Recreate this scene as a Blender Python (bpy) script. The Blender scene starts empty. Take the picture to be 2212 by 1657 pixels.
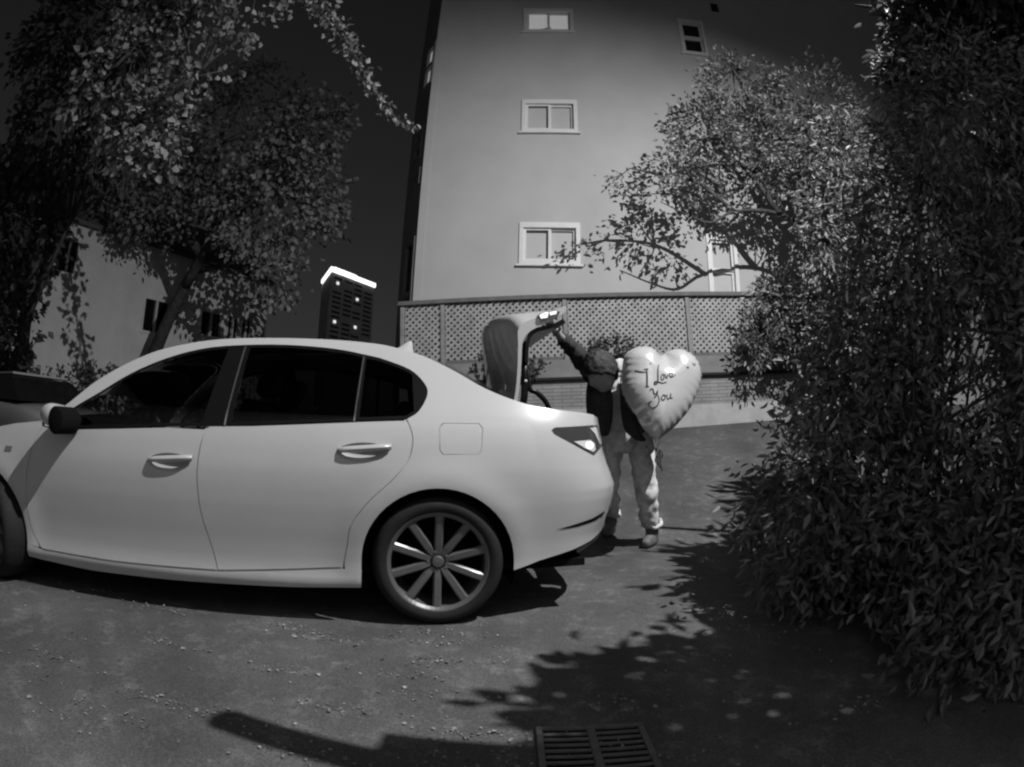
import bpy, bmesh, math, random, zlib
import numpy as np
from mathutils import Vector, Matrix
from mathutils.geometry import delaunay_2d_cdt

sc = bpy.context.scene
C = bpy.context.collection
R = math.radians
H = 1.005                                  # camera height above the ground under the car

# ------------------------------------------------------------------ camera
# a wide doorbell-camera lens: equidistant, 105 degrees across, tilted up 5 degrees
cd = bpy.data.cameras.new('camera')
cd.type = 'PANO'
cd.clip_start = 0.05
cd.clip_end = 2000
cd.sensor_fit = 'HORIZONTAL'
cd.sensor_width = 36
co = cd if hasattr(cd, 'panorama_type') else cd.cycles
co.panorama_type = 'FISHEYE_LENS_POLYNOMIAL'
co.fisheye_fov = R(180)
co.fisheye_polynomial_k0 = 0
co.fisheye_polynomial_k1 = -1 / (1150 * 36 / 2212)
co.fisheye_polynomial_k2 = 0
co.fisheye_polynomial_k3 = 0
co.fisheye_polynomial_k4 = 0
cam = bpy.data.objects.new('camera', cd)
C.objects.link(cam)
cam.matrix_world = Matrix(((0.99974, -0.02277, 0.0, 0), (-0.00205, -0.09009, -0.99593, 0), (0.02267, 0.99567, -0.09011, H), (0, 0, 0, 1)))
sc.camera = cam

# ------------------------------------------------------------------ night sky (grey, the picture is a night-vision one)
w = bpy.data.worlds.new('World')
sc.world = w
w.use_nodes = True
nt = w.node_tree
bg = nt.nodes['Background']
sky = nt.nodes.new('ShaderNodeTexSky')
sky.sky_type = 'NISHITA'
sky.sun_disc = False
sky.sun_elevation = R(2)
sky.sun_rotation = R(150)
bw = nt.nodes.new('ShaderNodeRGBToBW')
nt.links.new(sky.outputs[0], bw.inputs[0])
nt.links.new(bw.outputs[0], bg.inputs[0])
bg.inputs[1].default_value = 0.0145

# ------------------------------------------------------------------ the house floodlight, up to the right above the camera
LAMP = Vector((3.9, 1.15, 6.6 + H))
ld = bpy.data.lights.new('floodlight', 'SPOT')
ld.energy = 3900
ld.spot_size = R(165)
ld.spot_blend = 1.0
ld.shadow_soft_size = 0.018
lamp = bpy.data.objects.new('floodlight', ld)
C.objects.link(lamp)
lamp.location = LAMP
lamp.rotation_euler = (Vector((2.11, 4.73, 0.67)) - LAMP).to_track_quat('-Z', 'Y').to_euler()

sc.view_settings.view_transform = 'Standard'
sc.view_settings.look = 'None'
sc.view_settings.exposure = 0
sc.view_settings.gamma = 1
sc.render.engine = 'CYCLES'
sc.cycles.use_denoising = True
sc.cycles.max_bounces = 5
sc.cycles.transparent_max_bounces = 12
sc.cycles.filter_width = 2.3
sc.cycles.sample_clamp_indirect = 3

# ------------------------------------------------------------------ materials (all neutral greys)
def mat(name, v, rough=0.6, spec=0.4, noise=0.0, scale=8.0, bump=0.0, bscale=None, coat=0.0, metal=0.0, emit=0.0, island=0.0, trans=0.0, detail=4.0):
    m = bpy.data.materials.new(name)
    m.use_nodes = True
    t = m.node_tree
    b = t.nodes['Principled BSDF']
    b.inputs['Base Color'].default_value = (v, v, v, 1)
    b.inputs['Roughness'].default_value = rough
    b.inputs['Specular IOR Level'].default_value = spec
    b.inputs['Metallic'].default_value = metal
    b.inputs['Coat Weight'].default_value = coat
    b.inputs['Coat Roughness'].default_value = 0.04
    if emit:
        b.inputs['Emission Color'].default_value = (1, 1, 1, 1)
        b.inputs['Emission Strength'].default_value = emit
    tc = None
    def tex(s, d=detail):
        nonlocal tc
        if tc is None:
            tc = t.nodes.new('ShaderNodeTexCoord')
        n = t.nodes.new('ShaderNodeTexNoise')
        n.inputs['Scale'].default_value = s
        n.inputs['Detail'].default_value = d
        n.inputs['Roughness'].default_value = 0.62
        t.links.new(tc.outputs['Object'], n.inputs['Vector'])
        return n
    val = None
    if noise:
        n = tex(scale)
        mr = t.nodes.new('ShaderNodeMapRange')
        mr.inputs['From Min'].default_value = 0.3
        mr.inputs['From Max'].default_value = 0.7
        mr.inputs['To Min'].default_value = v * (1 - noise)
        mr.inputs['To Max'].default_value = v * (1 + noise)
        t.links.new(n.outputs['Fac'], mr.inputs['Value'])
        val = mr.outputs[0]
    if island:
        g = t.nodes.new('ShaderNodeNewGeometry')
        mr = t.nodes.new('ShaderNodeMapRange')
        mr.inputs['To Min'].default_value = v * (1 - island)
        mr.inputs['To Max'].default_value = v * (1 + island)
        t.links.new(g.outputs['Random Per Island'], mr.inputs['Value'])
        val = mr.outputs[0]
    if val is not None:
        t.links.new(val, b.inputs['Base Color'])
    if bump:
        n = tex(bscale or scale)
        bp = t.nodes.new('ShaderNodeBump')
        bp.inputs['Strength'].default_value = bump
        bp.inputs['Distance'].default_value = 0.02
        t.links.new(n.outputs['Fac'], bp.inputs['Height'])
        t.links.new(bp.outputs[0], b.inputs['Normal'])
    if trans:
        tr = t.nodes.new('ShaderNodeBsdfTranslucent')
        if val is not None:
            t.links.new(val, tr.inputs[0])
        else:
            tr.inputs[0].default_value = (v, v, v, 1)
        mx = t.nodes.new('ShaderNodeMixShader')
        mx.inputs[0].default_value = trans
        t.links.new(b.outputs[0], mx.inputs[1])
        t.links.new(tr.outputs[0], mx.inputs[2])
        t.links.new(mx.outputs[0], t.nodes['Material Output'].inputs[0])
    return m

def glass_mat(name, tint=0.12, rough=0.02):
    m = bpy.data.materials.new(name)
    m.use_nodes = True
    t = m.node_tree
    t.nodes.remove(t.nodes['Principled BSDF'])
    tr = t.nodes.new('ShaderNodeBsdfTransparent')
    tr.inputs[0].default_value = (tint, tint, tint, 1)
    gl = t.nodes.new('ShaderNodeBsdfGlossy')
    gl.inputs['Roughness'].default_value = rough
    fr = t.nodes.new('ShaderNodeFresnel')
    fr.inputs[0].default_value = 1.5
    mx = t.nodes.new('ShaderNodeMixShader')
    t.links.new(fr.outputs[0], mx.inputs[0])
    t.links.new(tr.outputs[0], mx.inputs[1])
    t.links.new(gl.outputs[0], mx.inputs[2])
    t.links.new(mx.outputs[0], t.nodes['Material Output'].inputs[0])
    return m

M = {}
M['paint'] = mat('white_car_paint', 0.46, 0.32, 0.5, noise=0.025, scale=2.5, coat=1.0)
M['black_trim'] = mat('black_trim', 0.008, 0.3, 0.15)
M['dark'] = mat('dark_cavity', 0.008, 0.9, 0.05)
M['rubber'] = mat('tyre_rubber', 0.016, 0.75, 0.3, noise=0.2, scale=30, bump=0.1)
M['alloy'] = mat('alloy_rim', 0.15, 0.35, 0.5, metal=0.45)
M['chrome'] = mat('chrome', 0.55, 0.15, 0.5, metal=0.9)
M['glass'] = glass_mat('tinted_glass', 0.24)
M['seat'] = mat('dark_seat_leather', 0.02, 0.5, 0.4)
M['lens'] = mat('dark_lamp_lens', 0.05, 0.08, 0.6, coat=1)
M['glint'] = mat('lamp_glint_glow', 0.8, 0.2, 0.5, emit=0.75)  # emission stands in for light thrown back by the car's lamps
M['reflector_glint'] = mat('lamp_reflector_shine', 0.6, 0.15, 0.6, coat=1)  # pale tone, also used for painted lamp reflections
M['asphalt'] = None
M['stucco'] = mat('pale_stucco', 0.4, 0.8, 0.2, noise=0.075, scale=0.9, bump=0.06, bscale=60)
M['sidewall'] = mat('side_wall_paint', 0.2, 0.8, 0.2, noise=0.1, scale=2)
M['frame'] = mat('painted_window_frame', 0.6, 0.5, 0.4, noise=0.04, scale=5)
M['blind'] = mat('pale_window_blind', 0.42, 0.6, 0.3, noise=0.03, scale=2)
M['darkglass'] = mat('dark_window_glass', 0.012, 0.06, 0.5)
M['litglass'] = mat('lit_window_glass', 0.3, 0.6, 0.2, emit=0.24, noise=0.1, scale=3)
M['brick'] = None
M['concrete'] = mat('weathered_concrete', 0.38, 0.9, 0.2, noise=0.14, scale=4, bump=0.12, bscale=30)
M['concrete_grey'] = mat('grey_concrete', 0.2, 0.9, 0.2, noise=0.2, scale=3, bump=0.12, bscale=20)
M['capdark'] = mat('dark_cap_plank', 0.02, 0.8, 0.2)
M['fence_wood'] = mat('weathered_lattice_wood', 0.32, 0.85, 0.15, noise=0.22, scale=6, bump=0.1)
M['post_wood'] = mat('weathered_post', 0.24, 0.85, 0.15, noise=0.2, scale=6)
M['rail_wood'] = mat('dark_fence_rail', 0.13, 0.85, 0.15, noise=0.2, scale=6)
M['bark'] = mat('rough_bark', 0.06, 0.9, 0.15, noise=0.45, scale=9, bump=0.5, bscale=14)
M['leaf'] = mat('broad_leaf', 0.2, 0.55, 0.3, island=0.6, trans=0.3)
M['leaf_pale'] = mat('pale_leaf', 0.27, 0.6, 0.2, island=0.4, trans=0.3)
M['leaf_dark'] = mat('dark_leaf', 0.09, 0.55, 0.3, island=0.6, trans=0.3)
M['leaf_gloss'] = mat('glossy_leaf', 0.22, 0.34, 0.5, island=0.6, trans=0.35)
M['leaf_bush'] = mat('bush_leaf', 0.15, 0.5, 0.3, island=0.6, trans=0.25)
M['housewall'] = mat('white_house_wall', 0.72, 0.8, 0.2, noise=0.08, scale=1.5)
M['roof'] = mat('dark_roof_shingle', 0.13, 0.9, 0.2, noise=0.3, scale=10)
M['tower'] = mat('tower_concrete', 0.9, 0.8, 0.2, noise=0.1, scale=0.2, emit=0.0)
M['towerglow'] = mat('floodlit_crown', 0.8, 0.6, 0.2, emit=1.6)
M['towerlit'] = mat('lit_room', 0.6, 0.6, 0.2, emit=0.9)
M['jacket'] = mat('dark_jacket_cloth', 0.042, 0.85, 0.2, noise=0.3, scale=20, bump=0.3, bscale=25)
M['shirt'] = mat('grey_shirt_cloth', 0.5, 0.85, 0.15, noise=0.15, scale=14, bump=0.35, bscale=12)
M['trousers'] = mat('light_faded_trousers', 0.56, 0.85, 0.15, noise=0.38, scale=11, bump=0.7, bscale=9)
M['skin'] = mat('skin', 0.3, 0.5, 0.35, noise=0.08, scale=20)
M['hair'] = mat('dark_hair', 0.03, 0.6, 0.3, noise=0.4, scale=40, bump=0.4, bscale=60)
M['boot'] = mat('scuffed_boot_leather', 0.13, 0.45, 0.4, noise=0.35, scale=25, bump=0.3, bscale=40)
M['collar'] = mat('pale_collar_cloth', 0.5, 0.8, 0.2)
M['foil'] = mat('pearly_foil', 0.6, 0.2, 0.7, coat=1.0, metal=0.2, bump=0.25, bscale=8)
M['ink'] = mat('dark_print', 0.02, 0.5, 0.3)
M['iron'] = mat('cast_iron', 0.09, 0.55, 0.4, noise=0.3, scale=20, bump=0.2, bscale=50)
M['pebble'] = mat('dry_leaf_litter', 0.19, 0.85, 0.2, island=0.6)
M['car2'] = mat('grey_car_paint', 0.3, 0.3, 0.5, coat=0.8)
M['rail'] = mat('painted_rail', 0.05, 0.6, 0.3)

# asphalt: mid grey with fine aggregate and paler worn patches
m = mat('worn_asphalt', 0.05, 0.9, 0.25)
t = m.node_tree
b = t.nodes['Principled BSDF']
tc = t.nodes.new('ShaderNodeTexCoord')
def nz(s, d=5.0, r=0.6):
    n = t.nodes.new('ShaderNodeTexNoise')
    n.inputs['Scale'].default_value = s
    n.inputs['Detail'].default_value = d
    n.inputs['Roughness'].default_value = r
    t.links.new(tc.outputs['Object'], n.inputs['Vector'])
    return n.outputs['Fac']
def mrange(s, a, b_, c, d):
    n = t.nodes.new('ShaderNodeMapRange')
    for k, v in (('From Min', a), ('From Max', b_), ('To Min', c), ('To Max', d)):
        n.inputs[k].default_value = v
    t.links.new(s, n.inputs['Value'])
    return n.outputs[0]
def math_(op, a, b_):
    n = t.nodes.new('ShaderNodeMath')
    n.operation = op
    for i, s in enumerate((a, b_)):
        if isinstance(s, (int, float)):
            n.inputs[i].default_value = s
        else:
            t.links.new(s, n.inputs[i])
    return n.outputs[0]
base = mrange(nz(0.9), 0.3, 0.7, 0.066, 0.094)
fine = mrange(nz(110, 3), 0.3, 0.7, 0.65, 1.4)
vor = t.nodes.new('ShaderNodeTexVoronoi')
vor.inputs['Scale'].default_value = 46
t.links.new(tc.outputs['Object'], vor.inputs['Vector'])
speck = mrange(vor.outputs['Distance'], 0.0, 0.16, 2.0, 1.0)
patch = mrange(nz(3.5, 6), 0.58, 0.72, 1.0, 1.35)
# broad pale scuffed blotches, a few dark seams
blot = mrange(nz(7.5, 9, .75), 0.53, 0.66, 1.0, 1.7)
blot2 = mrange(nz(1.7, 6, .65), 0.40, 0.62, 0.86, 1.2)
cv_ = t.nodes.new('ShaderNodeTexVoronoi')
cv_.feature = 'DISTANCE_TO_EDGE'
cv_.inputs['Scale'].default_value = 0.55
wp = t.nodes.new('ShaderNodeMix'); wp.data_type = 'VECTOR'; wp.inputs[0].default_value = 0.22
wn_ = t.nodes.new('ShaderNodeTexNoise'); wn_.inputs['Scale'].default_value = 2.2; wn_.inputs['Detail'].default_value = 6
t.links.new(tc.outputs['Object'], wn_.inputs['Vector'])
t.links.new(tc.outputs['Object'], wp.inputs[4]); t.links.new(wn_.outputs['Color'], wp.inputs[5])
t.links.new(wp.outputs[1], cv_.inputs['Vector'])
crack = mrange(cv_.outputs['Distance'], 0.0, 0.004, 0.84, 1.0)
cr = math_('MULTIPLY', math_('MULTIPLY', base, fine), math_('MULTIPLY', speck, patch))
cr = math_('MULTIPLY', math_('MULTIPLY', cr, crack), math_('MULTIPLY', blot, blot2))
t.links.new(cr, b.inputs['Base Color'])
bp = t.nodes.new('ShaderNodeBump')
bp.inputs['Strength'].default_value = 0.35
bp.inputs['Distance'].default_value = 0.012
t.links.new(math_('ADD', nz(70, 3), nz(12, 5)), bp.inputs['Height'])
t.links.new(bp.outputs[0], b.inputs['Normal'])
M['asphalt'] = m

# brick: thin long courses
m = mat('pale_brick', 0.25, 0.85, 0.2)
t = m.node_tree
b = t.nodes['Principled BSDF']
tc = t.nodes.new('ShaderNodeTexCoord')
mp = t.nodes.new('ShaderNodeMapping')
mp.inputs['Rotation'].default_value = (R(90), 0, 0)
t.links.new(tc.outputs['Object'], mp.inputs[0])
bk = t.nodes.new('ShaderNodeTexBrick')
bk.inputs['Color1'].default_value = (0.36, 0.36, 0.36, 1)
bk.inputs['Color2'].default_value = (0.31, 0.31, 0.31, 1)
bk.inputs['Mortar'].default_value = (0.2, 0.2, 0.2, 1)
bk.inputs['Scale'].default_value = 1.0
bk.inputs['Mortar Size'].default_value = 0.008
bk.inputs['Brick Width'].default_value = 0.3
bk.inputs['Row Height'].default_value = 0.056
t.links.new(mp.outputs[0], bk.inputs['Vector'])
n = t.nodes.new('ShaderNodeTexNoise')
n.inputs['Scale'].default_value = 3
t.links.new(tc.outputs['Object'], n.inputs['Vector'])
mx = t.nodes.new('ShaderNodeMix')
mx.data_type = 'RGBA'
mx.blend_type = 'MULTIPLY'
mx.inputs[0].default_value = 0.5
t.links.new(bk.outputs['Color'], mx.inputs[6])
t.links.new(n.outputs['Fac'], mx.inputs[7])
t.links.new(mx.outputs[2], b.inputs['Base Color'])
M['brick'] = m

# ------------------------------------------------------------------ helpers
def tag(o, label, cat, group=None, kind=None):
    if kind:
        o['kind'] = kind
    else:
        o['label'] = label
        o['category'] = cat
    if group:
        o['group'] = group
    return o

def empty(name, loc=(0, 0, 0), mtx=None):
    o = bpy.data.objects.new(name, None)
    o.empty_display_size = 0.2
    C.objects.link(o)
    if mtx is not None:
        o.matrix_world = mtx
    else:
        o.location = loc
    return o

def link(name, me, m, parent=None, smooth=False):
    o = bpy.data.objects.new(name, me)
    C.objects.link(o)
    if m is not None:
        me.materials.append(m)
    if parent is not None:
        o.parent = parent
    if smooth:
        me.polygons.foreach_set('use_smooth', [True] * len(me.polygons))
    return o

def mesh_obj(name, verts, faces, m, parent=None, smooth=False):
    me = bpy.data.meshes.new(name)
    me.from_pydata([tuple(v) for v in verts], [], [tuple(f) for f in faces])
    me.update()
    return link(name, me, m, parent, smooth)

class MB:
    """collects shapes into one mesh"""
    def __init__(s):
        s.v = []
        s.f = []
    def add(s, vs, fs):
        k = len(s.v)
        s.v += [tuple(v) for v in vs]
        s.f += [tuple(k + i for i in f) for f in fs]
    def box(s, lo, hi, mtx=None):
        x0, y0, z0 = lo
        x1, y1, z1 = hi
        vs = [(x0, y0, z0), (x1, y0, z0), (x1, y1, z0), (x0, y1, z0), (x0, y0, z1), (x1, y0, z1), (x1, y1, z1), (x0, y1, z1)]
        if mtx is not None:
            vs = [mtx @ Vector(v) for v in vs]
        s.add(vs, [(0, 3, 2, 1), (4, 5, 6, 7), (0, 1, 5, 4), (1, 2, 6, 5), (2, 3, 7, 6), (3, 0, 4, 7)])
    def tube(s, pts, rads, n=8, cap=True):
        pts = [Vector(p) for p in pts]
        if not hasattr(rads, '__len__'):
            rads = [rads] * len(pts)
        k = len(s.v)
        prev = None
        for i, p in enumerate(pts):
            d = (pts[min(i + 1, len(pts) - 1)] - pts[max(i - 1, 0)])
            d = d.normalized() if d.length > 1e-9 else Vector((0, 0, 1))
            if prev is None:
                a = d.orthogonal().normalized()
            else:
                a = (prev - d * prev.dot(d))
                a = a.normalized() if a.length > 1e-6 else d.orthogonal().normalized()
            prev = a
            bb = d.cross(a)
            for j in range(n):
                th = 2 * math.pi * j / n
                s.v.append(tuple(p + (a * math.cos(th) + bb * math.sin(th)) * rads[i]))
        for i in range(len(pts) - 1):
            for j in range(n):
                a0 = k + i * n + j
                a1 = k + i * n + (j + 1) % n
                s.f.append((a0, a1, a1 + n, a0 + n))
        if cap:
            s.f.append(tuple(k + j for j in reversed(range(n))))
            s.f.append(tuple(k + (len(pts) - 1) * n + j for j in range(n)))
    def grid(s, P):
        k = len(s.v)
        nr, nc = len(P), len(P[0])
        for r in P:
            s.v += [tuple(p) for p in r]
        for i in range(nr - 1):
            for j in range(nc - 1):
                a = k + i * nc + j
                s.f.append((a, a + 1, a + nc + 1, a + nc))
    def lathe(s, prof, axis_y=True, n=48, mtx=None):
        """profile (radius, depth) revolved round the Y axis"""
        k = len(s.v)
        for r, d in prof:
            for j in range(n):
                th = 2 * math.pi * j / n
                p = Vector((r * math.cos(th), d, r * math.sin(th)))
                s.v.append(tuple(mtx @ p if mtx is not None else p))
        for i in range(len(prof) - 1):
            for j in range(n):
                a0 = k + i * n + j
                a1 = k + i * n + (j + 1) % n
                s.f.append((a0, a0 + n, a1 + n, a1))
    def prism(s, poly, y0, y1, mtx=None):
        """polygon in XZ extruded from y0 to y1"""
        n = len(poly)
        vs = [Vector((x, y0, z)) for x, z in poly] + [Vector((x, y1, z)) for x, z in poly]
        if mtx is not None:
            vs = [mtx @ v for v in vs]
        s.add(vs, [tuple(range(n)), tuple(reversed(range(n, 2 * n)))] + [(i, n + i, n + (i + 1) % n, (i + 1) % n) for i in range(n)])
    def build(s, name, m, parent=None, smooth=False, bevel=0, normals=True):
        o = mesh_obj(name, s.v, s.f, m, parent, smooth)
        if normals:
            bm = bmesh.new()
            bm.from_mesh(o.data)
            bmesh.ops.recalc_face_normals(bm, faces=bm.faces)
            bm.to_mesh(o.data)
            bm.free()
        if bevel:
            md = o.modifiers.new('bevel', 'BEVEL')
            md.width = bevel
            md.segments = 2
            md.limit_method = 'ANGLE'
        return o

def skin(name, verts, edges, radii, m, parent=None, sub=2, root=0):
    me = bpy.data.meshes.new(name)
    me.from_pydata([tuple(v) for v in verts], edges, [])
    o = bpy.data.objects.new(name, me)
    C.objects.link(o)
    md = o.modifiers.new('skin', 'SKIN')
    md.use_smooth_shade = True
    for i, r in enumerate(radii):
        sv = me.skin_vertices[0].data[i]
        sv.radius = r if hasattr(r, '__len__') else (r, r)
        sv.use_root = (i == root)
    sb = o.modifiers.new('sub', 'SUBSURF')
    sb.levels = sb.render_levels = sub
    dg = bpy.context.evaluated_depsgraph_get()
    me2 = bpy.data.meshes.new_from_object(o.evaluated_get(dg))
    bpy.data.objects.remove(o)
    me2.name = name
    me2.materials.clear()
    return link(name, me2, m, parent, True)

def smooth_curve(pts, n=6):
    """Catmull-Rom through points"""
    P = [Vector(p) for p in pts]
    P = [P[0] * 2 - P[1]] + P + [P[-1] * 2 - P[-2]]
    out = []
    for i in range(1, len(P) - 2):
        for k in range(n):
            u = k / n
            a, b_, c, d = P[i - 1], P[i], P[i + 1], P[i + 2]
            out.append(0.5 * ((2 * b_) + (c - a) * u + (2 * a - 5 * b_ + 4 * c - d) * u * u + (3 * b_ - a - 3 * c + d) * u ** 3))
    out.append(P[-2])
    return out

rng = np.random.default_rng(7)
def reseed(name):
    global rng
    rng = np.random.default_rng(zlib.crc32(name.encode()))
random.seed(7)

def leaves(name, cen, size, m, parent, aspect=0.45, droop=0.3, fold=0.25, flat=0.0, dirs=None, jitter=0.4):
    """one mesh of separate bent leaves; cen (N,3), size (N,)"""
    cen = np.asarray(cen, float)
    N = len(cen)
    size = np.broadcast_to(np.asarray(size, float), (N,)) * rng.uniform(0.7, 1.3, N)
    d = rng.normal(size=(N, 3)) if dirs is None else np.asarray(dirs) + rng.normal(size=(N, 3)) * jitter
    d[:, 2] -= droop
    d /= np.linalg.norm(d, axis=1)[:, None]
    up = rng.normal(size=(N, 3))
    up[:, 2] += flat
    s = np.cross(d, up)
    s /= np.linalg.norm(s, axis=1)[:, None] + 1e-9
    nrm = np.cross(s, d)
    L = size[:, None]
    W_ = L * aspect * 0.5
    v = np.empty((N, 6, 3))
    v[:, 0] = cen
    v[:, 1] = cen + d * L * 0.42 + s * W_ + nrm * L * fold * 0.3
    v[:, 2] = cen + d * L * 0.8 + s * W_ * 0.55 + nrm * L * fold * 0.1
    v[:, 3] = cen + d * L - nrm * L * fold * 0.25
    v[:, 4] = cen + d * L * 0.8 - s * W_ * 0.55 + nrm * L * fold * 0.1
    v[:, 5] = cen + d * L * 0.42 - s * W_ + nrm * L * fold * 0.3
    me = bpy.data.meshes.new(name)
    me.vertices.add(N * 6)
    me.vertices.foreach_set('co', v.ravel())
    idx = np.arange(N)[:, None] * 6
    quads = np.concatenate([idx + np.array([[0, 1, 2, 3]]), idx + np.array([[0, 3, 4, 5]])], 1).reshape(-1)
    me.loops.add(N * 8)
    me.loops.foreach_set('vertex_index', quads.astype(np.int32))
    me.polygons.add(N * 2)
    me.polygons.foreach_set('loop_start', np.arange(0, N * 8, 4, dtype=np.int32))
    me.update(calc_edges=True)
    me.validate()
    return link(name, me, m, parent)

def blob_points(blobs, n_clump, per, spread, shell=0.5):
    """clump centres spread through ellipsoids, then leaves round each"""
    vol = np.array([r[0] * r[1] * r[2] for c, r in blobs])
    vol = vol ** 0.7
    k = rng.choice(len(blobs), n_clump, p=vol / vol.sum())
    c = np.array([b_[0] for b_ in blobs])[k]
    r = np.array([b_[1] for b_ in blobs])[k]
    d = rng.normal(size=(n_clump, 3))
    d /= np.linalg.norm(d, axis=1)[:, None]
    rad = rng.uniform(shell, 1.0, n_clump) ** 0.6
    cc = c + d * r * rad[:, None]
    pts = np.repeat(cc, per, 0) + rng.normal(size=(n_clump * per, 3)) * spread
    out = np.repeat(d, per, 0)
    return pts, out, cc

# ------------------------------------------------------------------ ground
OX, OY, OZ = -0.509, 3.497, -0.002
UP = (-0.02228548, -0.00425118, 0.99974261)
def plane(x, y):
    return OZ - (UP[0] * (x - OX) + UP[1] * (y - OY)) / UP[2]
def ground(x, y):
    xb = max(-9.0, min(9.0, x))
    z = plane(xb, min(max(y, -4.0), 5.0))
    zw = max(0.45, H + 0.088 + 0.103 * (xb - 2.03))
    t_ = min(1.0, max(0.0, (y - 4.3) / 4.0))
    t_ = t_ ** 1.25
    z = z * (1 - t_) + zw * t_
    if y > 8.3:
        z += 0.02 * min(y - 8.3, 30)
    return z

def axis(fine0, fine1, step, lo, hi):
    a = list(np.arange(fine0, fine1 + 1e-6, step))
    s, x = step, fine0
    while x > lo:
        s *= 1.35
        x -= s
        a.insert(0, max(x, lo))
    s, x = step, fine1
    while x < hi:
        s *= 1.35
        x += s
        a.append(min(x, hi))
    return a
gx = axis(-5, 5, 0.12, -400, 400)
gy = axis(0.5, 9.5, 0.12, -30, 700)
mb = MB()
mb.grid([[(x, y, ground(x, y)) for x in gx] for y in gy])
g = mb.build('ground', M['asphalt'], None, True, normals=False)
g['kind'] = 'structure'

# fallen leaves and grit on the asphalt
pts = []
clusters = [(rng.uniform(-3.2, 1.4), rng.uniform(1.15, 2.5)) for _ in range(46)]
for cx_, cy_ in clusters:
    k = rng.integers(6, 60)
    pts += list(np.column_stack([rng.normal(cx_, 0.12, k), rng.normal(cy_, 0.028, k)]))
pts += list(np.column_stack([rng.uniform(-3.5, 3.0, 170), rng.uniform(1.1, 3.0, 170)]))
pts += list(np.column_stack([rng.uniform(0.3, 4.5, 160), rng.uniform(3, 8, 160)]))
pts = np.array(pts)
cen = np.array([(x, y, ground(x, y) + 0.006) for x, y in pts])
dr = np.column_stack([rng.normal(size=len(cen)), rng.normal(size=len(cen)), rng.normal(size=len(cen)) * 0.03 + 0.03])
litter = leaves('leaf_litter', cen, np.minimum(0.011 * rng.lognormal(0, .4, len(cen)), .022), M['pebble'], None, aspect=0.7, droop=0.0, flat=3.0, dirs=dr, jitter=0.05)
litter['kind'] = 'stuff'
#PART2
# ------------------------------------------------------------------ apartment building (local frame: x along the facade, y = depth, z up)
WY = R(3.56)
WM = Matrix.Rotation(-WY, 4, 'Z')
D = 9.0
bld = empty('apartment_building', mtx=WM @ Matrix.Translation((0, D, 0)))
tag(bld, 'tall pale apartment block with three slider windows stacked above a lattice fence', 'apartment building')

def wall_with_holes(us, zs, holes, y=0.0, flip=False):
    """flat wall of quads left open where a window sits"""
    us = sorted(set(us + [h[0] for h in holes] + [h[1] for h in holes]))
    zs = sorted(set(zs + [h[2] for h in holes] + [h[3] for h in holes]))
    m_ = MB()
    for i in range(len(us) - 1):
        for j in range(len(zs) - 1):
            uc, zc = (us[i] + us[i + 1]) / 2, (zs[j] + zs[j + 1]) / 2
            if any(h[0] < uc < h[1] and h[2] < zc < h[3] for h in holes):
                continue
            m_.add([(us[i], y, zs[j]), (us[i + 1], y, zs[j]), (us[i + 1], y, zs[j + 1]), (us[i], y, zs[j + 1])], [(0, 1, 2, 3)])
    return m_

# u0, u1, z0, z1, kind
WIN = [(-0.47, 0.58, 9.42, 10.15, 'lit'), (-0.47, 0.58, 6.70, 7.46, 'pale'), (-0.47, 0.58, 3.95, 4.72, 'pale'),
       (2.96, 3.52, 9.00, 10.06, 'dark'), (2.96, 3.52, 3.3, 4.62, 'palesash'), (4.9, 5.9, 6.7, 7.5, 'dark')]
wm = wall_with_holes([-2.36, 14.0], [-1.0, 14.5], [wn[:4] for wn in WIN])
wm.build('wall', M['stucco'], bld)
m_ = MB()
m_.box((-2.362, -0.018, 0.5), (-2.22, 0.0, 14.5))
m_.build('corner_board', M['stucco'], bld)
m_ = MB()
m_.box((3.85, -0.012, 10.5), (4.03, 0.02, 10.78))
m_.build('vent', M['darkglass'], bld)

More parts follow.
